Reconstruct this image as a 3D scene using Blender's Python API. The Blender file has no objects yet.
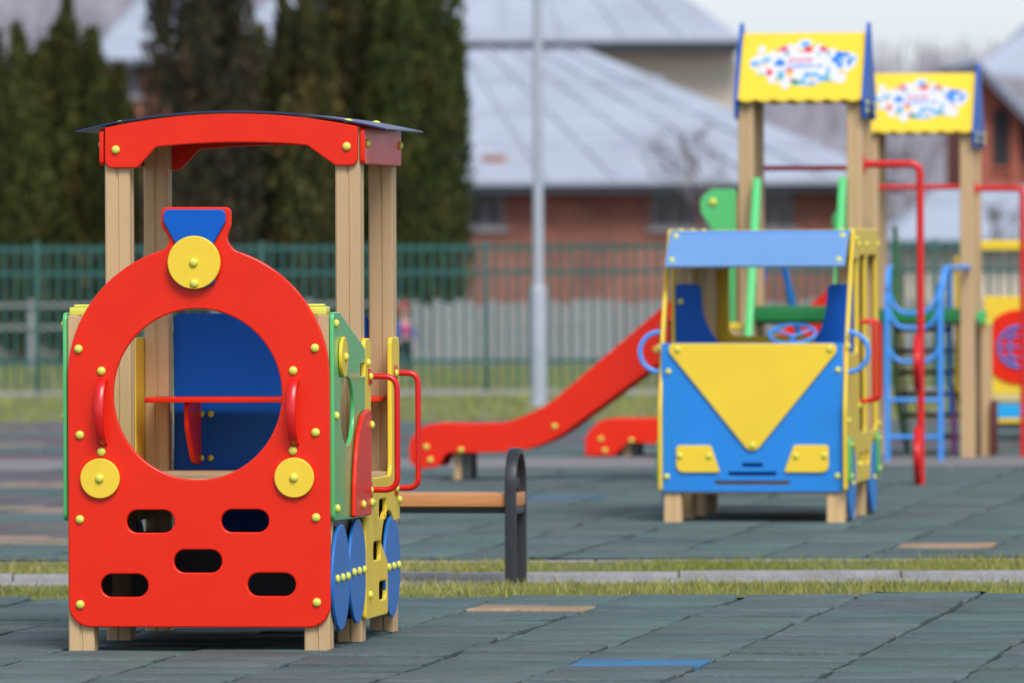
import bpy, bmesh, math, random
from mathutils import Vector, Matrix, noise
from math import radians, sin, cos, pi, tan, atan2
random.seed(11)
S = bpy.context.scene
COL = S.collection

# ------------------------------------------------------------------ camera
FPX, HCAM, YH, ROLL = 8430.0, 1.5, 246.0, 0.004
TH = radians(7.86)                       # how far the playground grid is turned from the view
pitch = math.atan((341.5 - YH) / FPX)
Fv = Vector((0, cos(pitch), -sin(pitch)))
U0, R0 = Vector((0, sin(pitch), cos(pitch))), Vector((1, 0, 0))
Rv, Uv = R0 * cos(ROLL) - U0 * sin(ROLL), U0 * cos(ROLL) + R0 * sin(ROLL)
EYE = Vector((0, 0, HCAM))
cd = bpy.data.cameras.new('camera'); cam = bpy.data.objects.new('camera', cd); COL.objects.link(cam)
cam.matrix_world = Matrix(((Rv.x, Uv.x, -Fv.x, 0), (Rv.y, Uv.y, -Fv.y, 0), (Rv.z, Uv.z, -Fv.z, HCAM), (0, 0, 0, 1)))
cd.sensor_width = 36; cd.lens = FPX * 36 / 1024
cd.clip_start = 0.5; cd.clip_end = 3000
cd.dof.use_dof = True; cd.dof.focus_distance = 31.4; cd.dof.aperture_fstop = 5.1; cd.dof.aperture_blades = 0
S.camera = cam

def ray(px, py):
    return Fv + Rv * ((px - 512) / FPX) + Uv * ((341.5 - py) / FPX)
def ground_pt(px, py, z=0.0):
    d = ray(px, py); t = (z - HCAM) / d.z
    return EYE + d * t
def at(px, py, Y):
    d = ray(px, py); return EYE + d * (Y / d.y)

class Frame:
    """a local frame standing on the ground: x along the front, y going away, z up"""
    def __init__(s, o, rot=-TH):
        s.o = Vector((o[0], o[1], 0)); s.rot = rot
        m = Matrix.Rotation(rot, 4, 'Z'); s.m = Matrix.Translation(s.o) @ m; s.i = s.m.inverted(); s.r = m.inverted()
        s.e = s.i @ EYE
    def xz(s, px, py, y=0.0):
        d = s.r @ ray(px, py); t = (y - s.e.y) / d.y; p = s.e + d * t; return (p.x, p.z)
    def yz(s, px, py, x):
        d = s.r @ ray(px, py); t = (x - s.e.x) / d.x; p = s.e + d * t; return (p.y, p.z)
    def xzs(s, pts, y=0.0): return [s.xz(p[0], p[1], y) + tuple(p[2:]) for p in pts]
    def yzs(s, pts, x=0.0): return [s.yz(p[0], p[1], x) + tuple(p[2:]) for p in pts]

# ------------------------------------------------------------------ materials
MATS = {}
def newmat(name):
    m = bpy.data.materials.new(name); m.use_nodes = True; MATS[name] = m
    nt = m.node_tree; return m, nt, nt.nodes['Principled BSDF']
def N(nt, t, **k):
    n = nt.nodes.new(t)
    for a, b in k.items():
        if a in n.inputs.keys() if hasattr(n.inputs, 'keys') else False: n.inputs[a].default_value = b
        else: setattr(n, a, b)
    return n
def ramp(nt, fac, stops):
    r = nt.nodes.new('ShaderNodeValToRGB'); e = r.color_ramp.elements
    while len(e) < len(stops): e.new(0.5)
    for q, (p, c) in zip(e, stops): q.position = p; q.color = (c[0], c[1], c[2], 1)
    nt.links.new(fac, r.inputs[0]); return r.outputs[0]
def noise_fac(nt, scale, detail=3, rough=.55, co='Object', stretch=None, distortion=0):
    tc = nt.nodes.new('ShaderNodeTexCoord'); n = nt.nodes.new('ShaderNodeTexNoise')
    n.inputs['Scale'].default_value = scale; n.inputs['Detail'].default_value = detail; n.inputs['Roughness'].default_value = rough
    n.inputs['Distortion'].default_value = distortion
    if stretch:
        mp = nt.nodes.new('ShaderNodeMapping'); mp.inputs['Scale'].default_value = stretch
        nt.links.new(tc.outputs[co], mp.inputs[0]); nt.links.new(mp.outputs[0], n.inputs['Vector'])
    else: nt.links.new(tc.outputs[co], n.inputs['Vector'])
    return n.outputs['Fac']
def mixc(nt, fac, a, b, mode='MIX'):
    m = nt.nodes.new('ShaderNodeMix'); m.data_type = 'RGBA'; m.blend_type = mode
    for sock, v in ((m.inputs[0], fac), (m.inputs[6], a), (m.inputs[7], b)):
        if isinstance(v, (int, float)): sock.default_value = v
        elif isinstance(v, tuple): sock.default_value = (v[0], v[1], v[2], 1)
        else: nt.links.new(v, sock)
    return m.outputs[2]
def bump(nt, b, fac, strength, dist=.01):
    n = nt.nodes.new('ShaderNodeBump'); n.inputs['Strength'].default_value = strength; n.inputs['Distance'].default_value = dist
    nt.links.new(fac, n.inputs['Height']); nt.links.new(n.outputs[0], b.inputs['Normal'])

def paint(name, c, rough=.42, var=.12, spec=.5, coat=0.0):
    """painted plywood / coated board: faint mottling, scuffs, roughness variation"""
    m, nt, b = newmat(name)
    f = noise_fac(nt, 3.0, 5, .6)
    g = noise_fac(nt, 60.0, 4, .7, stretch=(1, 1, .25))
    c1 = ramp(nt, f, [(.3, tuple(v * (1 - var) for v in c)), (.7, tuple(min(1, v * (1 + var * .6)) for v in c))])
    sc = ramp(nt, g, [(.70, (0, 0, 0)), (.82, (1, 1, 1))])
    k = nt.nodes.new('ShaderNodeMath'); k.operation = 'MULTIPLY'; k.inputs[1].default_value = .24; nt.links.new(sc, k.inputs[0])
    dirt = tuple(v * .6 + .06 for v in c)
    nt.links.new(mixc(nt, k.outputs[0], c1, dirt), b.inputs['Base Color'])
    pass
    r = nt.nodes.new('ShaderNodeMapRange'); r.inputs[3].default_value = rough - .07; r.inputs[4].default_value = rough + .1
    nt.links.new(f, r.inputs[0]); nt.links.new(r.outputs[0], b.inputs['Roughness'])
    b.inputs['Specular IOR Level'].default_value = spec; b.inputs['Coat Weight'].default_value = coat; b.inputs['Coat Roughness'].default_value = .2
    h = noise_fac(nt, 180.0, 2, .5)
    bump(nt, b, h, .06, .002)
    return m
RED = paint('red_board', (.75, .0165, .0003), .40, .05, .25, .18)
REDM = paint('red_metal', (.62, .008, .008), .28, .05)
YEL = paint('yellow_board', (.81, .56, .035), .42, .06, .35)
YELB = paint('yellow_bolt_plastic', (.68, .66, .085), .3, .05)
BLU = paint('blue_board', (.002, .095, .45), .4, .06, .2)
BLW = paint('wheel_blue_board', (.014, .15, .48), .4, .06, .35)
SKYB = paint('sky_blue_board', (.017, .215, .63), .4, .06, .35)
VISB = paint('glossy_glare_blue_board', (.11, .35, .78), .22, .04, 1.0, 1.0)  # visor: glossy board blue, base lightened to hold the sky's glare
LBLU = paint('light_blue_metal', (.05, .28, .75), .3, .06)
GRN = paint('green_board', (.075, .48, .13), .30, .06, .5, .5)
GRNL = paint('light_green_board', (.06, .52, .14))
GRND = paint('dark_green_board', (.009, .18, .042))
CREAM = paint('cream_board', (.62, .50, .22))
CYAN = paint('cyan_board', (.01, .36, .72))
MAR = paint('maroon_board', (.10, .012, .012))
MAG = paint('magenta_board', (.35, .01, .22))
BROWN = paint('brown_board', (.08, .05, .035))
ROOFB = paint('blue_roof_sheet', (.012, .03, .11), .35, .1)
WHITEP = paint('white_print', (.80, .82, .84))
PINKP = paint('pink_print', (.70, .12, .28))
LBP = paint('pale_blue_print', (.22, .55, .90))
TEALP = paint('teal_print', (.10, .5, .45))
BLACKM = paint('black_metal', (.022, .023, .028), .42, .15)
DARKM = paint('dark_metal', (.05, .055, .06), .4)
STEEL = paint('galvanised_steel', (.36, .40, .45), .45, .12)
FENCEG = paint('fence_green', (.012, .088, .078), .5, .15)
CONC = None

def wood(name, c, d, sc=18):
    m, nt, b = newmat(name)
    f = noise_fac(nt, sc, 5, .6, stretch=(6, 6, .25)); g = noise_fac(nt, 1.3, 3)
    a = ramp(nt, f, [(.25, d), (.75, c)])
    a2 = mixc(nt, g, a, tuple(v * .82 for v in c))
    oi = nt.nodes.new('ShaderNodeObjectInfo')
    a3 = mixc(nt, 1.0, a2, ramp(nt, oi.outputs['Random'], [(0, (.86, .86, .88)), (1, (1.08, 1.06, 1.04))]), 'MULTIPLY')
    st = noise_fac(nt, 5, 4, .7, stretch=(3, 3, .7))
    kk = nt.nodes.new('ShaderNodeMath'); kk.operation = 'MULTIPLY'; kk.inputs[1].default_value = .3
    nt.links.new(ramp(nt, st, [(.55, (0, 0, 0)), (.75, (1, 1, 1))]), kk.inputs[0])
    a3 = mixc(nt, kk.outputs[0], a3, (.30, .26, .21))
    nt.links.new(a3, b.inputs['Base Color']); b.inputs['Roughness'].default_value = .6
    bump(nt, b, f, .15, .002); return m
TAN = wood('tan_composite', (.64, .43, .215), (.56, .37, .178))
SEATW = None
def wood_x(name, c, d):
    m, nt, b = newmat(name)
    f = noise_fac(nt, 20, 5, .6, stretch=(.25, 8, 8))
    nt.links.new(ramp(nt, f, [(.3, d), (.7, c)]), b.inputs['Base Color']); b.inputs['Roughness'].default_value = .45
    bump(nt, b, f, .2, .002); return m
SEATW = wood_x('orange_varnished_wood', (.58, .25, .08), (.44, .17, .05))

def concrete(name, c, sc=9):
    m, nt, b = newmat(name)
    f = noise_fac(nt, sc, 6, .65); g = noise_fac(nt, 90, 2)
    nt.links.new(mixc(nt, .35, ramp(nt, f, [(.3, tuple(v * .72 for v in c)), (.7, c)]), g, 'OVERLAY'), b.inputs['Base Color'])
    b.inputs['Roughness'].default_value = .85; bump(nt, b, g, .3, .004); return m
CONC = concrete('concrete', (.31, .30, .305)); CONCD = concrete('fence_concrete', (.32, .315, .32))
PAVE = concrete('path_paving', (.22, .205, .205))

def rubber():
    m, nt, b = newmat('rubber_crumb')
    at_ = nt.nodes.new('ShaderNodeAttribute'); at_.attribute_name = 'tint'
    f = noise_fac(nt, 2.6, 5, .6, 'Object'); g = noise_fac(nt, 160, 3, .7, 'Object'); s = noise_fac(nt, 9, 5, .7, 'Object', stretch=(.5, 1.6, 1))
    a = mixc(nt, 1.0, at_.outputs['Color'], ramp(nt, f, [(.3, (.72, .72, .72)), (.7, (1.12, 1.12, 1.12))]), 'MULTIPLY')
    a = mixc(nt, .8, a, ramp(nt, g, [(.3, (.42, .42, .42)), (.58, (1.0, 1.0, 1.0)), (.78, (2.0, 2.0, 1.9))]), 'MULTIPLY')
    md = noise_fac(nt, 26, 4, .75, 'Object')
    a = mixc(nt, .75, a, ramp(nt, md, [(.32, (.66, .66, .66)), (.5, (1.0, 1.0, 1.0)), (.7, (1.2, 1.19, 1.17))]), 'MULTIPLY')
    dust = nt.nodes.new('ShaderNodeMath'); dust.operation = 'MULTIPLY'; dust.inputs[1].default_value = .30
    nt.links.new(ramp(nt, s, [(.45, (0, 0, 0)), (.75, (1, 1, 1))]), dust.inputs[0])
    a = mixc(nt, dust.outputs[0], a, (.17, .185, .185))
    nt.links.new(a, b.inputs['Base Color']); b.inputs['Roughness'].default_value = .8; b.inputs['Specular IOR Level'].default_value = .3
    bump(nt, b, g, .5, .004); return m
RUB = rubber()
def flat(name, c, rough=.9, sc=3, var=.3):
    m, nt, b = newmat(name); f = noise_fac(nt, sc, 5, .6)
    nt.links.new(ramp(nt, f, [(.3, tuple(v * (1 - var) for v in c)), (.7, tuple(v * (1 + var) for v in c))]), b.inputs['Base Color'])
    b.inputs['Roughness'].default_value = rough; return m
DARKB = flat('dark_underlay', (.018, .02, .02)); SOIL = flat('turf_soil', (.14, .15, .05), sc=2); EARTH = flat('earth', (.11, .10, .06), sc=.6)
def attr_mat(name, rough=.8, attr='tint', transl=0.0):
    m, nt, b = newmat(name); a = nt.nodes.new('ShaderNodeAttribute'); a.attribute_name = attr
    nt.links.new(a.outputs['Color'], b.inputs['Base Color']); b.inputs['Roughness'].default_value = rough; b.inputs['Specular IOR Level'].default_value = .2
    return m
GRASSM = attr_mat('grass_blades'); LEAFM = attr_mat('thuja_foliage'); TWIGM = attr_mat('bare_twigs'); 
BARK = flat('bark', (.07, .05, .04), sc=8)
def brick(name, c1, c2, mortar, rot=0):
    m, nt, b = newmat(name)
    tc = nt.nodes.new('ShaderNodeTexCoord'); mp = nt.nodes.new('ShaderNodeMapping'); mp.inputs['Rotation'].default_value = (radians(90), 0, 0)
    br = nt.nodes.new('ShaderNodeTexBrick'); nt.links.new(tc.outputs['Object'], mp.inputs[0]); nt.links.new(mp.outputs[0], br.inputs['Vector'])
    br.inputs['Color1'].default_value = (*c1, 1); br.inputs['Color2'].default_value = (*c2, 1); br.inputs['Mortar'].default_value = (*mortar, 1)
    br.inputs['Scale'].default_value = 1.0; br.inputs['Brick Width'].default_value = .25; br.inputs['Row Height'].default_value = .075; br.inputs['Mortar Size'].default_value = .008
    f = noise_fac(nt, .9, 5, .65)
    nt.links.new(mixc(nt, .75, br.outputs['Color'], ramp(nt, f, [(.3, (.55, .5, .55)), (.7, (1.25, 1.2, 1.15))]), 'MULTIPLY'), b.inputs['Base Color'])
    b.inputs['Roughness'].default_value = .9; return m
BRICK = brick('red_brick', (.36, .115, .065), (.27, .08, .05), (.28, .22, .19))
BRICKO = brick('dark_red_brick', (.38, .085, .045), (.28, .06, .03), (.24, .14, .11))
PLAST = flat('beige_render', (.60, .50, .40), sc=1.2, var=.08)
ROOFG = flat('grey_roof_metal', (.37, .41, .475), .5, .7, .12); ROOFD = flat('dark_fascia', (.10, .115, .15), .6, 1, .15)
GLASSD = flat('dark_window', (.035, .035, .05), .12, 1, .2); DARKG = flat('dark_opening', (.012, .01, .012), .7, 1, .2); FRAMEW = flat('window_frame', (.16, .15, .17), .5)
HILLM = flat('hazy_far_hillside', (.25, .235, .265), .95, .03, .25)  # paled so the colour itself carries the distant haze
SKIN = flat('skin', (.60, .36, .27), .5, 6, .05); JACK = flat('blue_jacket', (.02, .08, .42), .8, 8, .2); HOODM = flat('red_hood', (.55, .03, .03), .8, 8, .15)
TROU = flat('dark_trousers', (.012, .013, .02), .9, 8, .2); PINKC = flat('pink_cloth', (.5, .05, .22), .8); SHOE = flat('dark_shoe', (.02, .018, .018), .6); EYEM = flat('eye_dark', (.01, .01, .01), .3); HAIR = flat('brown_hair', (.06, .03, .015), .7)

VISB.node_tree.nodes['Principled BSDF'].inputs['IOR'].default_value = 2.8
# ------------------------------------------------------------------ object helpers
def tag(o, label=None, cat=None, group=None, kind=None):
    for k, v in (('label', label), ('category', cat), ('group', group), ('kind', kind)):
        if v: o[k] = v
    return o
def empty(name, frame_or_loc, label, cat, group=None):
    o = bpy.data.objects.new(name, None); COL.objects.link(o); o.empty_display_size = .1
    if isinstance(frame_or_loc, Frame): o.location = frame_or_loc.o; o.rotation_euler = (0, 0, frame_or_loc.rot)
    else: o.location = frame_or_loc
    return tag(o, label, cat, group)
def link(name, me, mat=None, parent=None, smooth=35):
    o = bpy.data.objects.new(name, me); COL.objects.link(o)
    if mat is not None:
        for q in (mat if isinstance(mat, (list, tuple)) else [mat]): me.materials.append(q)
    if smooth is not None and len(me.polygons):
        me.polygons.foreach_set('use_smooth', [True] * len(me.polygons)); me.set_sharp_from_angle(angle=radians(smooth))
    if parent is not None: o.parent = parent
    return o
def pydata(name, v, f, mat, parent=None, smooth=35):
    me = bpy.data.meshes.new(name); me.from_pydata([tuple(q) for q in v], [], f); me.update()
    return link(name, me, mat, parent, smooth)
def from_curve(cu, name):
    o = bpy.data.objects.new('tmp', cu); COL.objects.link(o)
    me = bpy.data.meshes.new_from_object(o.evaluated_get(bpy.context.evaluated_depsgraph_get()))
    bpy.data.objects.remove(o); bpy.data.curves.remove(cu); me.name = name; me.materials.clear(); return me
def rpoly(pts, r=0.0, n=6):
    """polygon with rounded corners; a point may carry its own radius as third value"""
    out = []; L = len(pts)
    for i in range(L):
        p = Vector(pts[i][:2]); a = Vector(pts[i - 1][:2]); b = Vector(pts[(i + 1) % L][:2])
        rr = pts[i][2] if len(pts[i]) > 2 else r
        if rr <= 0: out.append((p.x, p.y)); continue
        u, w = a - p, b - p; lu, lw = u.length, w.length
        if lu < 1e-6 or lw < 1e-6: continue
        u /= lu; w /= lw; c = max(-1, min(1, u.dot(w))); ang = math.acos(c)
        if ang > 3.1: out.append((p.x, p.y)); continue
        t = min(rr / tan(ang / 2), lu * .49, lw * .49); rad = t * tan(ang / 2)
        p0, p1 = p + u * t, p + w * t
        cen = p + (u + w).normalized() * (rad / sin(ang / 2))
        a0 = atan2(p0.y - cen.y, p0.x - cen.x); a1 = atan2(p1.y - cen.y, p1.x - cen.x)
        da = (a1 - a0 + pi) % (2 * pi) - pi
        for k in range(n + 1): q = a0 + da * k / n; out.append((cen.x + rad * cos(q), cen.y + rad * sin(q)))
    return out
def circ(cx, cy, r, n=40, ry=None, a0=0, a1=2 * pi, closed=True):
    ry = ry or r; m = n if closed else n + 1
    return [(cx + r * cos(a0 + (a1 - a0) * k / n), cy + ry * sin(a0 + (a1 - a0) * k / n)) for k in range(m)]
def slot(x0, x1, y0, y1): r = (min(abs(x1 - x0), abs(y1 - y0))) / 2 * .98; return rpoly([(x0, y0), (x1, y0), (x1, y1), (x0, y1)], r)
FRONT = lambda y: Matrix(((1, 0, 0, 0), (0, 0, -1, y), (0, 1, 0, 0), (0, 0, 0, 1)))      # board facing -y, its back on plane y
RIGHT = lambda x: Matrix(((0, 0, 1, x), (1, 0, 0, 0), (0, 1, 0, 0), (0, 0, 0, 1)))       # board facing +x
TOP = lambda z: Matrix.Translation((0, 0, z))
def plate(name, outline, M, t, mat, parent, holes=(), bev=.004):
    cu = bpy.data.curves.new(name, 'CURVE'); cu.dimensions = '2D'; cu.fill_mode = 'BOTH'
    bev = min(bev, t * .45); cu.extrude = t / 2 - bev; cu.bevel_depth = bev; cu.bevel_resolution = 2; cu.offset = -bev
    for ol in [outline] + list(holes):
        s = cu.splines.new('POLY'); s.points.add(len(ol) - 1)
        for p, q in zip(s.points, ol): p.co = (q[0], q[1], 0, 1)
        s.use_cyclic_u = True
    me = from_curve(cu, name)
    me.transform(M @ Matrix.Translation((0, 0, t / 2)))
    return link(name, me, mat, parent, 30)
def fillet3(pts, r, n=8):
    pts = [Vector(p) for p in pts]; out = [pts[0]]
    for i in range(1, len(pts) - 1):
        p, a, b = pts[i], pts[i - 1], pts[i + 1]; u, w = (a - p), (b - p); lu, lw = u.length, w.length; u /= lu; w /= lw
        ang = math.acos(max(-1, min(1, u.dot(w))))
        if ang > 3.1: out.append(p); continue
        t = min(r / tan(ang / 2), lu * .49, lw * .49); p0, p1 = p + u * t, p + w * t
        for k in range(n + 1):
            s = k / n; out.append(p0.lerp(p, s).lerp(p.lerp(p1, s), s))
    out.append(pts[-1]); return out
def tube(name, pts, r, mat, parent, cyclic=False, res=4):
    cu = bpy.data.curves.new(name, 'CURVE'); cu.dimensions = '3D'; cu.bevel_depth = r; cu.bevel_resolution = res; cu.use_fill_caps = True
    s = cu.splines.new('POLY'); s.points.add(len(pts) - 1)
    for p, q in zip(s.points, pts): p.co = (q[0], q[1], q[2], 1)
    s.use_cyclic_u = cyclic
    return link(name, from_curve(cu, name), mat, parent, 40)
class MB:
    def __init__(s): s.v = []; s.f = []
    def box(s, x0, x1, y0, y1, z0, z1):
        b = len(s.v); s.v += [(x0, y0, z0), (x1, y0, z0), (x1, y1, z0), (x0, y1, z0), (x0, y0, z1), (x1, y0, z1), (x1, y1, z1), (x0, y1, z1)]
        s.f += [tuple(b + k for k in q) for q in ((3, 2, 1, 0), (4, 5, 6, 7), (0, 1, 5, 4), (1, 2, 6, 5), (2, 3, 7, 6), (3, 0, 4, 7))]; return s
    def poly(s, pts): b = len(s.v); s.v += pts; s.f.append(tuple(range(b, b + len(pts)))); return s
    def slab(s, pts, n):
        """polygon pts thickened by vector n"""
        b = len(s.v); L = len(pts); s.v += [tuple(p) for p in pts] + [(p[0] + n[0], p[1] + n[1], p[2] + n[2]) for p in pts]
        s.f.append(tuple(range(b + L - 1, b - 1, -1))); s.f.append(tuple(range(b + L, b + 2 * L)))
        for k in range(L): j = (k + 1) % L; s.f.append((b + k, b + j, b + L + j, b + L + k))
        return s
    def build(s, name, mat, parent=None, bev=0.0, smooth=35):
        me = bpy.data.meshes.new(name); bm = bmesh.new(); vs = [bm.verts.new(v) for v in s.v]
        for f in s.f:
            try: bm.faces.new([vs[k] for k in f])
            except ValueError: pass
        bmesh.ops.recalc_face_normals(bm, faces=bm.faces)
        if bev > 0: bmesh.ops.bevel(bm, geom=list(bm.edges), offset=bev, segments=2, affect='EDGES', profile=.6)
        bm.to_mesh(me); bm.free(); return link(name, me, mat, parent, smooth)
def lathe_mesh(name, prof, n=16):
    v, f = [], []
    for r, z in prof:
        for k in range(n): a = 2 * pi * k / n; v.append((r * cos(a), r * sin(a), z))
    for i in range(len(prof) - 1):
        for k in range(n): j = (k + 1) % n; f.append((i * n + k, i * n + j, (i + 1) * n + j, (i + 1) * n + k))
    f.append(tuple(range((len(prof) - 1) * n, len(prof) * n)))
    me = bpy.data.meshes.new(name); me.from_pydata(v, [], f); me.update()
    me.polygons.foreach_set('use_smooth', [True] * len(me.polygons)); return me
BOLT = lathe_mesh('bolt_cap', [(.0175, 0), (.0185, .003), (.0185, .006), (.0165, .0095), (.0125, .0135), (.007, .016), (.002, .0168)]); BOLT.materials.append(YELB)
def bolt(parent, p, n, s=1.0):
    o = bpy.data.objects.new('bolt_cap', BOLT); COL.objects.link(o); o.parent = parent; o.location = p
    o.rotation_euler = Vector(n).to_track_quat('Z', 'Y').to_euler(); o.scale = (s * .88, s * .88, s * .85); return o
PW = .097
def post(parent, x, y, h, mat=TAN, w=PW, z0=0.0, h2=None):
    """grooved composite post; x, y is its centre"""
    a = w / 2; c = .006; g = .007; gd = .006; o = []
    for k in range(4):
        q = [(a, -a + c), (a, -g), (a - gd, -g * .5), (a - gd, g * .5), (a, g), (a, a - c)]
        for u, v in q:
            for _ in range(k): u, v = -v, u
            o.append((u, v))
    v = [(x + u, y + w_, z0) for u, w_ in o] + [(x + u, y + w_, h - .003) for u, w_ in o] + [(x + u * .95, y + w_ * .95, h) for u, w_ in o]
    L = len(o); f = [tuple(range(L - 1, -1, -1)), tuple(range(2 * L, 3 * L))]
    for b in (0, L):
        for k in range(L): j = (k + 1) % L; f.append((b + k, b + j, b + L + j, b + L + k))
    return pydata('post', v, f, mat, parent, 30)
def cap(parent, x, y, z, w=.115, mat=YELB):
    a = w / 2; m = MB().box(x - a, x + a, y - a, y + a, z, z + .03); m.box(x - a * .7, x + a * .7, y - a * .7, y + a * .7, z + .0305, z + .04)
    return m.build('post_cap', mat, parent, .005)
def set_tint(o, cols, domain='FACE'):
    """one colour per face"""
    a = o.data.color_attributes.new('tint', 'FLOAT_COLOR', 'POINT' if domain == 'POINT' else 'CORNER')
    if domain == 'POINT':
        buf = []
        for c in cols: buf += [c[0], c[1], c[2], 1]
    else:
        buf = []
        for p, c in zip(o.data.polygons, cols): buf += [c[0], c[1], c[2], 1] * p.loop_total
    a.data.foreach_set('color', buf)

# ================================================================== TRAIN PLAYHOUSE
g = ground_pt(199, 651.3)
T = Frame((g.x, g.y))
tr = empty('train_playhouse', T, 'red train playhouse with round front opening, yellow lamps and arched roof', 'playhouse')
R2, R3 = .77, 1.59
zt = T.xz(201, 315)[1]
for sx in (-1, 1):
    cx = sx * (.4925 - PW / 2)
    p = post(tr, cx, PW / 2, zt); cap(p, sx * (.4925 - PW / 2 - .006), PW / 2, zt, .092)
    post(tr, cx, R2 + PW / 2, T.xz(250, 127, R2)[1]); post(tr, cx, R3 + PW / 2, T.xz(250, 128, R3)[1])
# front board
YF = -.001
a0 = T.xz(66, 627); zb = a0[1]
xl, xr = T.xz(68, 500, YF - .02)[0], T.xz(330, 500, YF - .02)[0]
cx0, cz0 = T.xz(198.3, 378); Rr = (xr - xl) / 2; cx0 = (xl + xr) / 2
arc = lambda a: (cx0 + Rr * cos(a), cz0 + Rr * sin(a))
aR = math.acos((T.xz(236, 252)[0] - cx0) / Rr); aL = math.acos((T.xz(166, 252)[0] - cx0) / Rr)
ol = [(xl, zb, .085), (xr, zb, .085)] + [arc(aR * k / 24) for k in range(24)] + [arc(aR) + (.05,)]
ol += T.xzs([(226.5, 240, .06), (232, 226, .03), (232, 207, .022), (162, 207, .022), (162, 226, .03), (171, 240, .06)])
ol += [arc(aL) + (.05,)] + [arc(aL + (pi - aL) * (k + 1) / 24) for k in range(24)]
front_ol = []
hx, hz = T.xz(198.3, 394.3); hr = .317
holes = [circ(hx, hz, hr, 72)]
def px_slot(x0, x1, y0, y1): p, q = T.xz(x0, y1), T.xz(x1, y0); return slot(p[0], q[0], p[1], q[1])
for sl in ((127.8, 175.2, 510, 532.6), (222.3, 269.6, 509.5, 532), (175, 222.6, 549.7, 572.5), (102, 149, 574, 596.7), (248.6, 296.4, 573, 595.8)): holes.append(px_slot(*sl))
fb = plate('front_board', rpoly(ol, 0.0, 8), FRONT(YF), .02, RED, tr, holes, .006)
YB = YF - .02
for px, py in ((78.6, 349), (315, 348), (80, 435), (315.7, 432.4), (80, 519.4), (316.2, 517.6), (80.4, 604.6), (317, 602.4), (101.5, 371), (293.3, 370.6), (101.5, 451.8), (293, 450.6)):
    x, z = T.xz(px, py, YB); bolt(fb, (x, YB, z), (0, -1, 0))
for px, py in ((100.6, 478.5), (294.7, 477.7)):
    x, z = T.xz(px, py, YB)
    l = plate('headlamp', circ(x, z, .0745, 48), FRONT(YB - .0005), .018, YEL, tr); bolt(l, (x, YB - .0185, z), (0, -1, 0))
ci = plate('chimney_panel', rpoly(T.xzs([(164, 209.5, .02), (226, 209.5, .02), (226, 222, .02), (214, 243, .03), (216, 283, .02), (206, 288, .015), (184, 288, .015), (177, 283, .02), (176, 243, .03), (164, 222, .02)], YB)), FRONT(YB - .0005), .015, BLU, tr)
x, z = T.xz(195.3, 262.5, YB)
cl = plate('headlamp', circ(x, z, .099, 56), FRONT(YB - .016), .018, YEL, tr)
bolt(cl, (x, YB - .034, z), (0, -1, 0)); bolt(cl, (x + .002, YB - .034, z - .077), (0, -1, 0))
for px0 in (101.5, 293.3):        # bowed flat grab handles
    (x, z1), (_, z0) = T.xz(px0 + 1.5, 379, YB), T.xz(px0 + 1.5, 445, YB)
    n = 18; v, f = [], []
    for k in range(n + 1):
        s = k / n; bow = sin(pi * s) ** .55
        c = Vector((x - .004 * bow, YB - .006 - .062 * bow, z0 + (z1 - z0) * s)); w, t = .0165, .008
        tx = Vector((1, 0, 0)); ty = Vector((0, -1, 0))
        if k in (0, n): pass
        for u, q in ((-1, -1), (1, -1), (1, .4), (.5, 1), (-.5, 1), (-1, .4)): v.append(c + tx * (u * w) + ty * (q * t))
    for k in range(n):
        for j in range(6): i = (j + 1) % 6; f.append((k * 6 + j, k * 6 + i, k * 6 + 6 + i, k * 6 + 6 + j))
    f += [(5, 4, 3, 2, 1, 0), tuple(n * 6 + j for j in range(6))]
    pydata('grab_handle', v, f, REDM, tr, 50)
# arched beams
bo = [(107, 128, 0)] + [(107 + (358.5 - 107) * k / 16, 0, 0) for k in range(1, 16)] + [(358.5, 126.5, 0)]
def topy(px): s = (px - 232) / 126.0; return 113.2 + 13.6 * s * s - .8 * s
def lowy(px): s = (px - 232) / 75.0; return 142.6 + 3.5 * s * s - 1.0 * s
YA = R2 - .001
ol = [T.xz(105.5 + 253 * k / 20, topy(105.5 + 253 * k / 20), YA) for k in range(21)]
ol += T.xzs([(358.5, 165.6, .03), (336, 165.6, .025), (308, 145.5, .02)], YA)
ol += [T.xz(306 - 148 * k / 12, lowy(306 - 148 * k / 12), YA) for k in range(1, 12)]
ol += T.xzs([(157, 147, .02), (138, 168, .025), (105.5, 168, .03)], YA)
ol = ol[::-1]
for yy in (YA, R3 + PW + .021):
    b = plate('roof_beam', rpoly(ol), FRONT(yy), .02, RED, tr, (), .005)
    if yy == YA:
        for px, py in ((115.9, 149.7), (346.8, 146.3)): x, z = T.xz(px, py, YA - .02); bolt(b, (x, YA - .02, z), (0, -1, 0))
bz1, bz0 = T.xz(365, 127.5, R2)[1], T.xz(365, 164, R2)[1]
for sx in (-1, 1):
    s = plate('side_board', rpoly([(R2 - .01, bz0), (R3 + PW + .005, bz0), (R3 + PW + .005, bz1), (R2 - .01, bz1)], .02), RIGHT(.4935 if sx > 0 else -.5115), .018, RED, tr)
    for yy in (R2 + .055, R3 + .055): bolt(s, (sx * .5115, yy, (bz0 + bz1) / 2 + .01), (sx, 0, 0))
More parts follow.
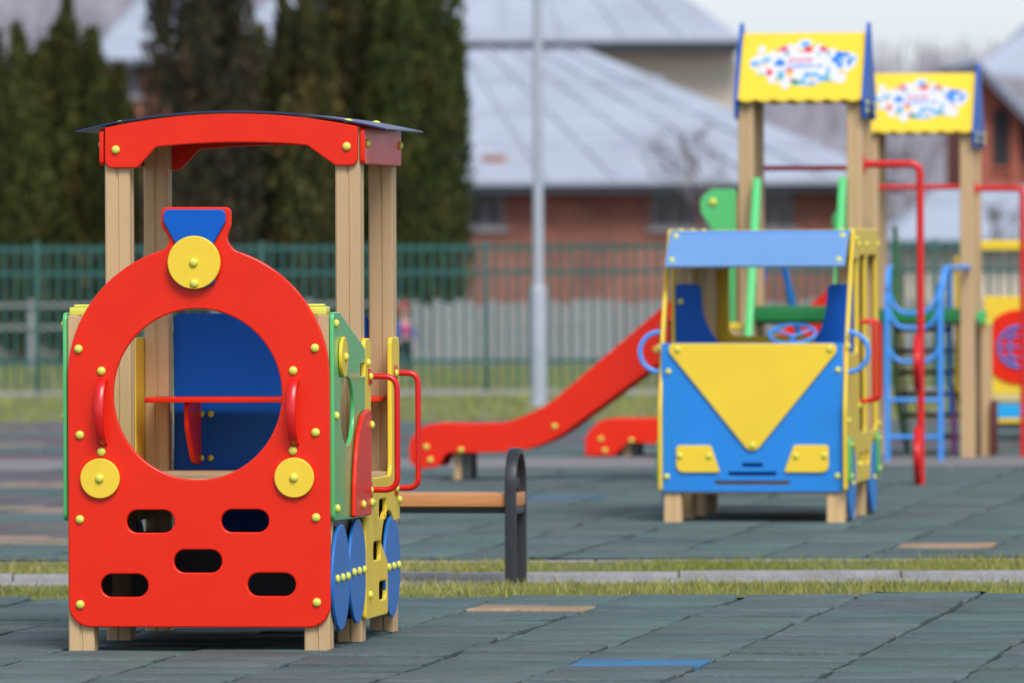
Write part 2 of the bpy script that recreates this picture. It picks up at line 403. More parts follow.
# roof sheet
Y0, Y1 = R2 - .027, R3 + PW + .04
xa, za = T.xz(75.5, 132, Y0); xm, zm = T.xz(235, 111.6, Y0); xb, zb2 = T.xz(385, 129.3, Y0)
n = 28; v, f = [], []
for k in range(n + 1):
    s = k / n; x = xa + (xb - xa) * s
    A = (x - xm) * (x - xb) / ((xa - xm) * (xa - xb)); B = (x - xa) * (x - xb) / ((xm - xa) * (xm - xb)); C = (x - xa) * (x - xm) / ((xb - xa) * (xb - xm))
    z = za * A + zm * B + zb2 * C
    v += [(x, Y0, z), (x, Y1, z), (x, Y1, z + .005), (x, Y0, z + .005)]
for k in range(n):
    b = 4 * k
    for q in ((0, 1, 5, 4), (1, 2, 6, 5), (2, 3, 7, 6), (3, 0, 4, 7)): f.append(tuple(b + i for i in q))
f += [(0, 3, 2, 1), (4 * n, 4 * n + 1, 4 * n + 2, 4 * n + 3)]
rs = pydata('roof_sheet', v, f, ROOFB, tr, 40)
for px, py in ((120.8, 123.5), (348, 121.5), (376, 123.5)):
    yy = R2 + .05 if px != 376 else R3 + .05
    x, z = T.xz(px, py + 1.2, yy); bolt(rs, (x, yy, z), (0, 0, 1), 1.15)
# side boards of the engine, both flanks
XS = .4945
def flank(sx):
    X = lambda d: RIGHT(.4925 + d) if sx > 0 else RIGHT(-.4925 - d - .016)
    nx = (sx, 0, 0)
    xo = .5105
    P = lambda pts, x=xo: T.yzs(pts, x)
    gp = [(.004, P([(330, 312)])[0][1], .03), P([(340, 312)])[0] + (.05,), P([(366.3, 350)])[0] + (.02,), P([(367.5, 517)])[0], (.004, P([(332, 521.5)])[0][1], .03)]
    hol = circ(*P([(347.4, 411)])[0], .165, 40, .128)
    y_, z_ = P([(363.3, 369.5)])[0]
    nt_ = rpoly([(y_ - .07, z_ - .024), (y_ + .05, z_ - .024), (y_ + .05, z_ + .024), (y_ - .07, z_ + .024)], .006)
    gb = plate('green_side_board', rpoly(gp[::-1]), X(.002), .016, GRN, tr, [hol, nt_], .004)
    for q in ((335, 323.7), (335.6, 416), (337, 508.6)): y, z = P([q])[0]; bolt(gb, (sx * .5105, max(y, .05), z), nx)
    bolt(gb, (sx * .5105, *P([(367.5, 363)])[0]), nx)
    y, z = P([(341.3, 357)])[0]
    d = plate('yellow_disc', circ(y, z, .076, 40), RIGHT(.5115) if sx > 0 else RIGHT(-.5115 - .014), .014, YEL, tr); bolt(d, (sx * .5255, y, z), nx)
    # red quarter-round fender
    x2 = .5305; Q = lambda pts: T.yzs(pts, x2)
    rp = rpoly([q for q in Q([(371.8, 409, .03), (368.5, 409.5, .05), (364, 415, .05), (360, 430, .1), (357.4, 455, .15), (356, 485, .1), (355.5, 517.5, .01), (371.8, 515, .01)])])
    fd = plate('red_fender', rp, RIGHT(.5125) if sx > 0 else RIGHT(-.5305), .018, RED, tr, (), .006)
    for q in ((362.8, 504.5), (371.2, 425), (371.2, 502.6)):
        y, z = Q([q])[0]; bolt(fd, (sx * .5305, y, z), nx)
    # yellow doorway board
    xo2 = .5115; D = lambda pts: T.yzs(pts, xo2)
    ya = D([(366, 500)])[0][0]; yb = D([(400, 500)])[0][0]; y1 = D([(371.3, 450)])[0][0]; y2 = D([(392, 450)])[0][0]
    zt_ = D([(371, 338)])[0][1]; zt2 = D([(396, 337)])[0][1]; zs = D([(380, 477)])[0][1]; z0_ = D([(370, 619)])[0][1]
    wy, wz = T.yz(393.6, 566, .53); wr = .198
    yo = D([(388, 580)])[0][0]
    ol = [(ya, z0_, .02), (yo, z0_, .02), (yo, wz + .02, .03)]
    ol += [(wy + .215 * cos(a), wz + .215 * sin(a)) for a in [pi - (pi - .9) * k / 14 for k in range(3, 15)]]
    ol += [(yb, wz + .17, .02), (yb, zt2, .03), (y2, zt2, .03), (y2, zs, .05), (y1, zs, .05), (y1, zt_, .03), (ya, zt_, .03)]
    hs = []
    for q in ((381.6, 508.5), (375.9, 551), (381.7, 590.5)):
        y, z = D([q])[0]; hs.append(rpoly([(y - .065, z - .036), (y + .125, z - .036), (y + .125, z + .036), (y - .065, z + .036)], .025))
    yb_ = plate('yellow_door_board', rpoly(ol), RIGHT(.4935) if sx > 0 else RIGHT(-.5115), .018, YEL, tr, hs, .005)
    for q in ((399, 500), (369.6, 595), (372.5, 503)):
        y, z = D([q])[0]; bolt(yb_, (sx * .5115, y, z), nx)
    # D handles
    for (q0, q1, c) in (((369.8, 376.5), (369.8, 490), .105), ((395.5, 373), (395.5, 488), .088)):
        y, z1 = D([q0])[0]; _, z0 = D([q1])[0]
        h = tube('door_handle', fillet3([(sx * .5115, y, z1), (sx * (.5115 + c), y, z1), (sx * (.5115 + c), y, z0), (sx * .5115, y, z0)], .055), .0115, REDM, tr)
        for z in (z0, z1):
            pl = MB().box(min(sx * .5120, sx * .5165), max(sx * .5120, sx * .5165), y - .035, y + .035, z - .03, z + .03).build('flange', REDM, h, .003)
            bolt(h, (sx * .5165, y - .028, z), nx, .9)
    # wheels
    for (wx, wy_) in ((343, 577.5), (359.5, 571), (394, 566)):
        x0 = .4955; y, z = T.yz(wx, wy_, .5135)
        if sx < 0 and wx < 380: y += .13
        w = plate('wheel', circ(y, z, .198, 64), RIGHT(x0) if sx > 0 else RIGHT(-x0 - .014), .014, BLW, tr, (), .005)
        for k in (-1, 0, 1): bolt(w, (sx * (x0 + .014), y + k * .125, z), nx, 1.0)
    # unseen dark skirt behind the wheels, shaped to keep light out below
    MB().box(min(sx * .47, sx * .485), max(sx * .47, sx * .485), PW + .002, R2 - .002, .114, .596).build('inner_shade_skirt', DARKM, tr)
for sx in (1, -1): flank(sx)
MB().box(-.385, .385, R2 - .06, R2 - .04, .151, .42).build('slot_blackout_board', DARKM, tr)  # added unseen board, keeps the front slots black
# interior: raised floor, back board, shelf with its bracket
zf = .63
MB().box(-.388, .388, .002, R3 + .10, zf - .03, zf).build('floor_board', TAN, tr, .003)
MB().box(-.4905, .4905, PW + .002, R2 - .002, zf - .031, zf - .001).build('floor_board', TAN, tr, .003)
MB().box(-.4905, .4905, R2 + PW + .002, R3 - .002, zf - .031, zf - .001).build('floor_board', TAN, tr, .003)
MB().box(-.482, .482, .003, R3 + PW - .004, .098, .113).build('under_shade_board', DARKB, tr)  # unseen board, set low, wide and dark to deepen the shade underneath
zb1 = T.xz(260, 313.5, R3 + .06)[1]
bb = plate('back_board', rpoly([(-.386, .14), (.386, .14), (.386, zb1), (-.386, zb1)], .03), FRONT(R3 + .075), .018, BLU, tr)
zs1 = T.xz(210, 397, R3 - .2)[1]
sh = plate('shelf', rpoly([(-.445, R3 - .30), (.47, R3 - .30), (.47, R3 - .004), (-.445, R3 - .004)], .03), TOP(zs1 - .02), .02, RED, tr)
bx = T.xz(190, 420, R3 - .1)[0]
br = plate('shelf_bracket', rpoly([(R3 + .056, zs1 - .021), (R3 - .24, zs1 - .021, .02), (R3 - .23, zs1 - .12, .08), (R3 - .10, zs1 - .255, .1), (R3 + .02, zs1 - .268, .02), (R3 + .056, zs1 - .268)][::-1]), RIGHT(bx), .018, RED, tr)
for q in ((197.5, 419), (207, 419), (197.5, 463), (207, 463)):
    x, z = T.xz(q[0], q[1] - 5, R3 + .055); bolt(br, (x + .015, R3 + .056, z), (0, -1, 0), .8)

# ================================================================== BUS PLAYHOUSE
g = ground_pt(753.9, 522.6)
B = Frame((g.x, g.y))
bu = empty('bus_playhouse', B, 'blue and yellow bus playhouse with yellow V on its front and steering wheel', 'playhouse')
rows = (0, .58, 1.15, 1.68)
zr = B.xz(760, 230, .5)[1]
for i, yy in enumerate(rows):
    for sx in (-1, 1):
        post(bu, sx * (.491 - PW / 2), yy + PW / 2, B.xz(700, 343)[1] - .01 if i == 0 else zr - .05)
zbb = B.xz(755, 492)[1]; zbt = B.xz(755, 343)[1]
xl, xr = B.xz(662, 420)[0], B.xz(843.5, 420)[0]
vents = []
for x0, x1, y0, y1 in ((742, 763.3, 463.3, 467.3), (728.3, 776.5, 472, 476), (714.6, 790.2, 481, 485)):
    p, q = B.xz(x0, y1), B.xz(x1, y0); vents.append(slot(p[0], q[0], p[1], q[1]))
fb = plate('front_board', rpoly([(xl, zbb, .02), (xr, zbb, .02), (xr, zbt), (xl, zbt)]), FRONT(-.001), .02, SKYB, bu, vents, .005)
for q in ((668.5, 371.6), (838, 370), (667, 476.7), (837.6, 476)):
    x, z = B.xz(*q, -.021); bolt(fb, (x, -.021, z), (0, -1, 0))
vp = plate('yellow_front_panel', rpoly(B.xzs([(669.5, 343.5, .04), (836, 343.5, .04), (837, 352, .03), (752.6, 456, .05), (669, 352, .03)], -.021)[::-1]), FRONT(-.0215), .016, YEL, bu)
for q in ((677.6, 349.5), (829.7, 349), (752.6, 445.5)): x, z = B.xz(*q, -.037); bolt(vp, (x, -.0375, z), (0, -1, 0))
for pts, bs in (([(676.4, 445.4, .02), (711, 445.4, .015), (720.4, 472.5, .01), (676.4, 472.5, .04)], ((680, 456), (709, 456))), ([(794, 445, .015), (829, 445, .02), (829, 472.5, .04), (784, 472.5, .01)], ((796, 456), (824.5, 455.6)))):
    h = plate('headlamp', rpoly(B.xzs(pts, -.021)[::-1]), FRONT(-.0215), .014, YEL, bu)
    for q in bs: x, z = B.xz(*q, -.035); bolt(h, (x, -.0355, z), (0, -1, 0))
# side boards with tall window slots
L = rows[-1] + PW
def bus_side(sx):
    z = lambda py, px=855: B.yz(px, py, .51)[1]
    fr = [(-.07, zbb + .0, .03), (L + .03, zbb + .0, .03), (L + .03, zr + .005, .04), (.42, zr + .005, .03), (.28, B.xz(800, 264)[1], .2), (.06, zbt + .04, .3), (-.07, .62, .2)]
    wr = .2
    arcs = lambda yc: [(yc + .225 * cos(a), .2 + .225 * sin(a)) for a in [pi - pi * k / 14 for k in range(15)]]
    ol = [(-.07, zbb, .02)] + [q for q in arcs(.28) if q[1] > zbb] + [q for q in arcs(1.5) if q[1] > zbb] + fr[1:]
    zt_, zl = zr - .14, zbt - .06
    zd = .47
    hs = [rpoly([(.10, zl), (.56, zl), (.58, zt_ - .02), (.36, zt_ - .02)], .03)]
    for y0, y1, z0 in ((.68, 1.03, zd), (1.13, 1.66, zd)): hs.append(rpoly([(y0, z0), (y1, z0), (y1, zt_), (y0, zt_)], .04))
    for y0 in (.66, .98): hs.append(rpoly([(y0, .29), (y0 + .2, .29), (y0 + .2, .36), (y0, .36)], .02))
    sb = plate('yellow_side_board', rpoly(ol), RIGHT(.4920 if sx > 0 else -.5120), .02, YEL, bu, hs, .006)
    for y, zz in ((.03, zbb + .08), (.03, .55), (.03, zbt - .02), (.50, zr - .05), (.63, zr - .08), (1.08, zr - .08), (1.73, zr - .08), (.63, .62), (1.08, .62), (1.74, .5), (1.08, zbt), (1.74, zbt), (.60, .3)):
        bolt(sb, (sx * .5120, y, zz), (sx, 0, 0))
    for yc in (.28, 1.5):
        w = plate('wheel', circ(yc, .205, wr, 48), RIGHT(.4930 if sx > 0 else -.5110), .018, SKYB, bu, (), .004)
        bolt(w, (sx * .511, yc, .205), (sx, 0, 0))
        y0g = yc - .30 if yc < 1 else yc + .10
        mk = plate('green_marker_board', rpoly([(y0g, .215), (y0g + .17, .215), (y0g + .17, .455), (y0g, .455)], .03), RIGHT(.5125 if sx > 0 else -.5265), .014, GRN, bu, (), .004)
        for zz in (.25, .42): bolt(mk, (sx * .5267, y0g + .085, zz), (sx, 0, 0), .8)
    for y, c in ((.70, .078), (1.08, .07)):
        z1, z0 = B.yz(866, 321, .51)[1], B.yz(866, 400, .51)[1]
        tube('door_handle', fillet3([(sx * .5120, y, z1), (sx * (.5120 + c), y, z1), (sx * (.5120 + c), y, z0), (sx * .5120, y, z0)], .05), .0125, REDM, bu)
    # half-ring mirror
    c0 = B.xz(851 if sx > 0 else 657.5, 352, .03); r = .108
    tube('mirror_ring', [(sx * .5120 + sx * r * cos(a), .03, c0[1] + r * sin(a)) for a in [-pi / 2 + pi * k / 20 for k in range(21)]], .0135, LBLU, bu)
for sx in (1, -1): bus_side(sx)
# visor and roof
y0, y1 = .03, .33
x0, z0 = B.xz(669.3, 265.5, .08); x1, z1 = B.xz(675.5, 232, .36)
xr0, _ = B.xz(846.5, 265.5, .08)
m = Matrix(((1, 0, 0, 0), (0, .84, -.54, .08), (0, .54, .84, z0), (0, 0, 0, 1)))
ln = math.hypot(z1 - z0, .28); a = atan2(z1 - z0, .28)
z0 -= .014; z1 -= .018
m = Matrix(((1, 0, 0, 0), (0, cos(a), -sin(a), .08), (0, sin(a), cos(a), z0), (0, 0, 0, 1)))
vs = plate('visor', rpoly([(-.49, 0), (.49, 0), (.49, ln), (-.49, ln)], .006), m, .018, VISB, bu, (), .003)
rf = plate('roof_board', rpoly([(-.495, .34), (.495, .34), (.495, L + .02), (-.495, L + .02)], .02), TOP(z1 + .004), .018, SKYB, bu)
nv = Vector((0, -sin(a), cos(a)))
for q in ((680.3, 236), (673.5, 259), (843, 258.5), (847, 234)):
    t_ = .24 if q[1] > 245 else .9; x = -.455 if q[0] < 750 else .455
    c = Vector((x, .08, z0)) + Vector((0, cos(a), sin(a))) * (ln * (.15 if q[1] > 245 else .87)) + nv * .018; bolt(vs, c, nv)
for y in (.42, .98, 1.5):
    for x in (-.44, .44): bolt(rf, (x, y, z1 + .022), (0, 0, 1))
# interior
plate('floor_board', rpoly([(-.388, .0), (.388, .0), (.388, L), (-.388, L)], .01), TOP(.155), .03, TAN, bu)
uo = B.xzs([(676, 360), (676, 284, .02), (702, 284, .04), (703.5, 318, .3), (719, 343, .12), (735, 352, .1), (800, 352, .1), (814, 343, .12), (826, 318, .3), (828, 284, .04), (846, 284, .02), (846, 360)], .60)
pt = plate('blue_partition', rpoly([(-.488, .23), (.488, .23), (.488, uo[10][1], .02)] + [uo[k] for k in (9, 8, 7, 6, 5, 4, 3, 2)] + [(-.488, uo[1][1], .02)]), FRONT(.579), .018, BLU, bu)
x, z = B.xz(681.5, 301.5, .6); bolt(pt, (x, .5605, z), (0, -1, 0))
ye = L + .001
ro = B.xzs([(729, 336, .04), (845, 336, .04), (845, 262, .04), (729, 262, .04)], ye)
plate('rear_board', rpoly([(-.49, .19), (.49, .19), (.49, zr), (-.49, zr)], .02), FRONT(ye + .02), .02, YEL, bu, [rpoly([(ro[0][0], ro[0][1], .05), (.36, ro[0][1], .05), (.36, ro[2][1], .05), (ro[0][0], ro[2][1], .05)])])
# steering wheel
sc_ = B.xz(792.5, 334, .22); R_ = .125
sw = empty('steering_wheel', (sc_[0], .22, sc_[1]), None, None); sw.parent = bu; sw.rotation_euler = (radians(24), 0, 0)
tube('rim', [(R_ * cos(2 * pi * k / 40), R_ * sin(2 * pi * k / 40), 0) for k in range(40)], .0095, LBLU, sw, True)
for k in range(3):
    q = pi / 2 + 2 * pi * k / 3 + pi / 3 * 0 + pi; tube('spoke', [(0, 0, -.012), (R_ * cos(q), R_ * sin(q), 0)], .0065, LBLU, sw)
tube('column', [(0, 0, -.01), (0, -.0, -.24)], .016, LBLU, sw)

# ================================================================== CLIMBING COMPLEX (two roofed towers, slides, ladder, poles)
A = Frame(at(754, 400, 52.5))
g2 = ground_pt(966, 458.5)
g2l = A.i @ g2                                  # second tower's front plane in the same frame
pg = empty('climbing_frame', A, 'wooden climbing frame with two yellow roofed towers, red slides and blue ladder', 'climbing frame')
D1, D2 = .52, .56
xa1 = A.xz(738.7, 300)[0]; xa2 = A.xz(862.7, 300)[0]
Y2 = g2l.y
xb1 = A.xz(864.5, 300, Y2)[0]; xb2 = A.xz(974, 300, Y2)[0]
ze1 = A.xz(800, 103)[1]; zr1 = A.xz(800, 34.5, .30)[1]
ze2 = A.xz(925, 134, Y2)[1]; zr2 = A.xz(925, 75, Y2 + .4)[1]
for x0, x1, y0, d, ze in ((xa1, xa2, 0, D1, ze1), (xb1, xb2, Y2, D2, ze2)):
    for x in (x0 + PW / 2, x1 - PW / 2):
        for y in (y0 + PW / 2, y0 + d + PW / 2): post(pg, x, y, ze + .03)
def tower_roof(x0, x1, y0, d, ze, zr, pxs):
    ym = y0 + d / 2 + PW / 2; ye = y0 - .05
    # sloping boards front and back, scalloped lower edge
    run = ym - ye; rise = zr - ze; ln = math.hypot(run, rise); a = atan2(rise, run)
    w = x1 - x0
    ns = 7
    for sgn in (1, -1):
        ol = []
        for k in range(ns * 8 + 1):
            u = k / (ns * 8); ol.append((x0 + w * u, .012 * (1 - abs(sin(pi * ns * u))) * 1.6))
        ol += [(x1, ln), (x0, ln)]
        if sgn > 0: m = Matrix(((1, 0, 0, 0), (0, cos(a), -sin(a), ye), (0, sin(a), cos(a), ze), (0, 0, 0, 1)))
        else: m = Matrix(((-1, 0, 0, x0 + x1), (0, -cos(a), sin(a), 2 * ym - ye), (0, sin(a), cos(a), ze), (0, 0, 0, 1)))
        rp = plate('roof_board', ol, m, .018, YEL, pg, (), .003)
        if sgn > 0: art(rp, m, x0, x1, ln)
    for x in (x0 - .021, x1 + .001):
        zg0 = ze - .10; e = .035
        ol = rpoly([(ye - e + .03, zg0, .03), (ye + .13, zg0, .03), (ym, zr - .42, .1), (2 * ym - ye - .13, zg0, .03), (2 * ym - ye + e - .03, zg0, .03), (2 * ym - ye + e, ze + .02, .03), (ym + .03, zr + .075, .02), (ym - .03, zr + .075, .02), (ye - e, ze + .02, .03)])
        gp = plate('gable_board', ol, RIGHT(x), .02, BLU, pg, (), .004)
        for zz in (.16, .35):
            for s2 in (-1, 1):
                bolt(gp, (x + (.02 if x > x0 else 0), ym + s2 * (run - .08), zg0 + .05 + (.05 if zz > .2 else 0)), (1 if x > x0 else -1, 0, 0))
PR, PP, PB, PL, PT, PY, PM = (.60, .02, .015), (.52, .05, .17), (.01, .17, .60), (.10, .34, .66), (.03, .30, .24), (.70, .42, .02), (.16, .02, .05)
ARTS = [  # printed colour, blobs in a 1024 x 473 layout (x, y down, rx, ry)
    (PL, [(110, 220, 38, 20), (210, 190, 34, 18), (168, 212, 24, 14), (525, 72, 40, 24), (338, 300, 30, 24), (730, 270, 16, 22), (935, 182, 26, 14), (600, 340, 108, 50)]),
    ((.60, .60, .62), [(600, 345, 62, 22)]), (PY, [(600, 342, 24, 12), (290, 122, 26, 14), (590, 85, 28, 16), (410, 300, 36, 18), (210, 226, 22, 12), (310, 348, 20, 12), (845, 285, 22, 16), (140, 250, 20, 14), (480, 120, 20, 12)]),
    (PR, [(550, 112, 40, 24), (240, 288, 28, 25), (275, 90, 28, 20), (430, 352, 18, 12)]), (PP, [(345, 106, 38, 24), (680, 108, 38, 22), (405, 270, 42, 12)]),
    (PB, [(322, 215, 44, 29), (830, 152, 60, 28), (786, 192, 34, 30), (822, 234, 26, 22), (902, 210, 20, 32)]), (PL, [(842, 200, 22, 16)]),
    (PT, [(375, 145, 24, 14), (170, 312, 30, 14), (470, 370, 46, 22), (735, 370, 44, 28), (612, 398, 34, 18), (725, 312, 20, 18), (335, 328, 32, 14), (210, 335, 22, 12), (720, 145, 22, 12), (640, 150, 14, 10)]),
    (PM, [(268, 84, 14, 10), (455, 350, 20, 10)])]
PRINTM = attr_mat('sticker_print_ink', .45)
def art(parent, m, x0, x1, ln):
    """the printed sticker on a roof board: white cloud, flowers, fish, two short lines of lettering; one thin sheet, one printed colour per cell"""
    w = x1 - x0; U = lambda px, py: (x0 + w * (.005 + .99 * (px / 1024)), ln * (.07 + .89 * (1 - py / 473)))
    rnd = random.Random(4); bars = []
    for col, xs, xe, yc, hh, nl in ((PP, 395, 600, 200, 36, 5), (PB, 395, 690, 240, 30, 8)):
        cw = (xe - xs) / nl
        for k in range(nl):
            xx = xs + k * cw
            for (u0, u1, v0, v1) in rnd.choice([[(0, .24, 0, 1), (.56, .8, 0, 1), (.24, .56, .4, .62)], [(0, .24, 0, 1), (.24, .78, .8, 1), (.24, .78, 0, .2), (.24, .6, .4, .6)], [(0, .24, 0, 1), (.56, .8, 0, 1), (.24, .56, .8, 1)], [(0, .24, 0, 1), (.24, .8, .8, 1), (.56, .8, .45, .8), (.24, .8, .4, .58)]]):
                bars.append((xx + u0 * cw, xx + u1 * cw, yc + hh / 2 - v1 * hh, yc + hh / 2 - v0 * hh, col))
    ext = [(160, 110, 34, 30), (840, 335, 42, 40), (380, 388, 36, 28), (520, 75, 70, 44), (890, 190, 80, 55), (115, 215, 46, 46)]
    nx, ny = 168, 78; v, f, cols, idx = [], [], [], {}
    def vert(i, j):
        if (i, j) not in idx: p = U(60 + 910 * i / nx, 25 + 405 * j / ny); idx[(i, j)] = len(v); v.append(m @ Vector((p[0], p[1], .0195)))
        return idx[(i, j)]
    for j in range(ny):
        for i in range(nx):
            px, py = 60 + 910 * (i + .5) / nx, 25 + 405 * (j + .5) / ny
            t = atan2((py - 232) / 158, (px - 520) / 405); rr = math.hypot((py - 232) / 158, (px - 520) / 405)
            ins = rr < 1 + .06 * sin(9 * t + .6) + .04 * sin(14 * t + 2) or any(((px - e[0]) / e[2]) ** 2 + ((py - e[1]) / e[3]) ** 2 < 1 for e in ext)
            if not ins: continue
            c = (.60, .60, .62)
            for col, bl in ARTS:
                for q, b in enumerate(bl):
                    a = atan2(py - b[1], px - b[0]); k = 1 + .16 * sin(5 * a + q) + .08 * sin(3 * a + 2 * q)
                    if ((px - b[0]) / b[2]) ** 2 + ((py - b[1]) / b[3]) ** 2 < k * k: c = col
            for b in bars:
                if b[0] <= px < b[1] and b[2] <= py < b[3]: c = b[4]
            f.append((vert(i, j + 1), vert(i + 1, j + 1), vert(i + 1, j), vert(i, j))); cols.append(c)
    o = pydata('printed_sticker', v, f, PRINTM, parent, None); set_tint(o, cols)
tower_roof(xa1 + .004, xa2 + .004, 0, D1, ze1, zr1, None)
tower_roof(xb1 - .015, xb2 - .002, Y2, D2, ze2, zr2, None)
# decks
zd1 = A.xz(800, 321)[1]; zd2 = A.xz(930, 322, Y2)[1]
for x0, x1, y0, d, zd in ((xa1, xa2, 0, D1, zd1), (xb1, xb2, Y2, D2, zd2)):
    MB().box(x0 + .01, x1 - .01, y0 + PW + .001, y0 + d - .001, zd - .02, zd + .02).build('deck', DARKM, pg, .003)
    MB().box(x0 + PW + .002, x1 - PW - .002, y0 + .02, y0 + .05, zd + .0, zd + .095).build('deck_edge', GRND, pg, .003)
    MB().box(x0 + PW + .002, x1 - PW - .002, y0 + d + .04, y0 + d + .07, zd - .01, zd + .09).build('deck_edge', GRND, pg, .004)
# light green climbing ladder at the first tower
def leaning(px0, py0, ytop, name, mat, w=.046, dy=1.0, zt_=None):
    x, z = A.xz(px0, py0, ytop)
    sl = z / dy
    m = MB().slab([(x - w / 2, ytop + .03, z), (x + w / 2, ytop + .03, z), (x + w / 2, ytop - dy, .0), (x - w / 2, ytop - dy, 0)], (0, -.10, 0)); return m.build(name, mat, pg, .006), x
s1, xq1 = leaning(758, 178, -.03, 'ladder_rail', GRNL)
s2, xq2 = leaning(843.5, 177, -.03, 'ladder_rail', GRNL)
for k in range(1, 5):
    zz = zd1 * k / 5; yy = -.03 - 1.0 * (1 - zz / A.xz(758, 178, 0)[1]); MB().box(xq1 + .028, xq2 - .028, yy - .06, yy - .02, zz - .02, zz + .02).build('ladder_rung', GRNL, pg, .004)
# slides
def slide(y0, y1, nose, flat_py, legpx, topx, foot_py, nm):
    """one slide: two red cheek boards and the chute between; traced along its near cheek plane y0"""
    P = lambda px, py: A.xz(px, py, y0)
    s = (flat_py - nose[1])
    return s
def make_slide(ya, pts, bolts_, leg, width=.46):
    ol = rpoly(A.xzs(pts, ya)[::-1])
    sl = empty('slide', (0, 0, 0), None, None); sl.parent = pg
    for y in (ya + .02, ya + width):
        c = plate('cheek_board', ol, FRONT(y), .02, RED, sl, (), .006)
        if y < ya + .1:
            for q in bolts_: x, z = A.xz(*q, ya); bolt(c, (x, ya, z), (0, -1, 0), 1.15)
    top = [q for q in pts[1]] if False else None
    return sl, ol
YS1 = A.yz(460, 479, A.xz(460, 479, 1.0)[0])[0] if False else None
def plane_y(px, py):
    return (A.i @ ground_pt(px, py)).y
ys = plane_y(462, 479.5) - .12
pts = [(409, 470, .10), (409, 441, .12), (424, 423.5, .2), (470, 424.5, .6), (508, 423.5, .8), (548, 405, .6), (660, 309, .2), (690, 284, .15), (741, 279, .02), (741, 322, .02), (712, 331, .2), (676, 352, .3), (660, 362.5, .2), (556, 439, .9), (523, 451.5, .8), (480, 453, .4), (446, 452.5, .06), (439, 467, .03)]
sl1, ol1 = make_slide(ys, pts, ((426.5, 447), (430.5, 460), (461, 450), (554.8, 426.3), (656, 349.5)), None)
ch = A.xzs([(424, 462), (424, 447), (470, 446), (510, 444), (550, 428), (662, 338), (700, 310), (741, 308)], ys)
v, f = [], []
for x, z in ch:
    for dz in (0, -.012): v += [(x, ys + .021, z + dz), (x, ys + .439, z + dz)]
for k in range(len(ch) - 1):
    b = 4 * k
    for q in ((0, 1, 5, 4), (3, 2, 6, 7)): f.append(tuple(b + i for i in q))
pydata('chute', v, f, STEEL, sl1, 40)
x, z = A.xz(461, 455, ys)
for yy in (ys + .08, ys + .34):
    MB().box(x - .01, x + .05, yy, yy + .06, 0, z + .03).build('leg', DARKM, sl1, .004); MB().box(x - .06, x - .011, yy, yy + .06, 0, z + .03).build('leg', TAN, sl1, .004)
ys2 = plane_y(625, 456) - .1
off = (585 - 409, -11)
sx2 = .93
pts2 = [(585, 456, .02), (585, 436, .10), (600, 418.5, .2), (640, 419, .5), (672, 418, .8), (708, 402, .6), (812, 303, .2), (838, 281, .15), (871, 277, .02), (871, 314, .02), (850, 322, .2), (812, 348, .3), (712, 434, .9), (680, 444, .8), (660, 444.5, .4), (628, 442, .06), (614, 456, .03)]
sl2, _ = make_slide(ys2, pts2, ((601, 439), (605, 450.5), (631.5, 440.5)), None)
ch = A.xzs([(600, 454), (600, 441), (640, 440), (674, 438), (710, 420), (812, 332), (840, 308), (871, 306)], ys2)
v, f = [], []
for x, z in ch:
    for dz in (0, -.012): v += [(x, ys2 + .021, z + dz), (x, ys2 + .439, z + dz)]
for k in range(len(ch) - 1):
    b = 4 * k
    for q in ((0, 1, 5, 4), (3, 2, 6, 7)): f.append(tuple(b + i for i in q))
pydata('chute', v, f, STEEL, sl2, 40)
x, z = A.xz(630, 444, ys2)
for yy in (ys2 + .08, ys2 + .34):
    MB().box(x + .0, x + .05, yy, yy + .06, 0, z + .03).build('leg', DARKM, sl2, .004); MB().box(x - .06, x - .001, yy, yy + .06, 0, z + .03).build('leg', TAN, sl2, .004)
# green guard boards at the slide entry
for yq, pts in ((.02, [(737, 189, .03), (711, 189, .09), (700, 199, .08), (701, 213, .08), (712, 229, .2), (729, 262, .1), (730, 335, .01), (737, 335, .01)]), (.44, [(849, 208, .03), (836, 210, .07), (831, 219, .07), (834, 230, .1), (838, 250, .1), (838, 300, .01), (848, 300, .01)])):
    gb = plate('slide_guard', rpoly(A.xzs(pts, yq)), FRONT(yq), .02, GRN, pg, (), .005)
    if yq < .1: x, z = A.xz(713, 202, 0); bolt(gb, (x, .0, z), (0, -1, 0), 1.5)
x, z = A.xz(736.5, 196, .03); x2, z2 = A.xz(736.5, 330, .03)
MB().box(x - .012, x + .012, .022, .05, z2, z).build('guard_edge', RED, pg, .003)
# red bars
x, z = A.xz(800, 168, D1)
tube('safety_bar', [(xa1 + PW, D1 + .055, z), (xa2 - PW, D1 + .055, z)], .016, REDM, pg)
x, z = A.xz(920, 187, Y2)
tube('safety_bar', [(xb1 + PW, Y2 + .055, z), (xb2 - PW, Y2 + .055, z)], .018, REDM, pg)
# fireman's pole with foot loops on the first tower
yp = D1 * .2
xp = A.xz(920.5, 300, yp)[0]; za_ = A.xz(900, 164, yp)[1]
pole = tube('climbing_pole', fillet3([(xa2, yp, za_), (xp, yp, za_), (xp, yp, .0)], .07), .0235, REDM, pg)
MB().box(xa2 + .0005, xa2 + .012, yp - .05, yp + .05, za_ - .06, za_ + .06).build('flange', REDM, pole, .004)
for q0, q1 in ((338, 388), (429, 482)):
    z1 = A.xz(918, q0, yp - .08)[1]; z0 = max(.02, A.xz(918, q1, yp - .08)[1])
    n = 24; pts = [(xp - .018 + .008 * sin(pi * k / n), yp - .03 - .14 * sin(pi * k / n), z0 + (z1 - z0) * (k / n)) for k in range(n + 1)]
    tube('foot_loop', pts, .024, REDM, pole)
yp2 = Y2 + .1
xp2 = A.xz(1023, 300, yp2)[0]; zc = A.xz(1000, 188.5, yp2)[1]
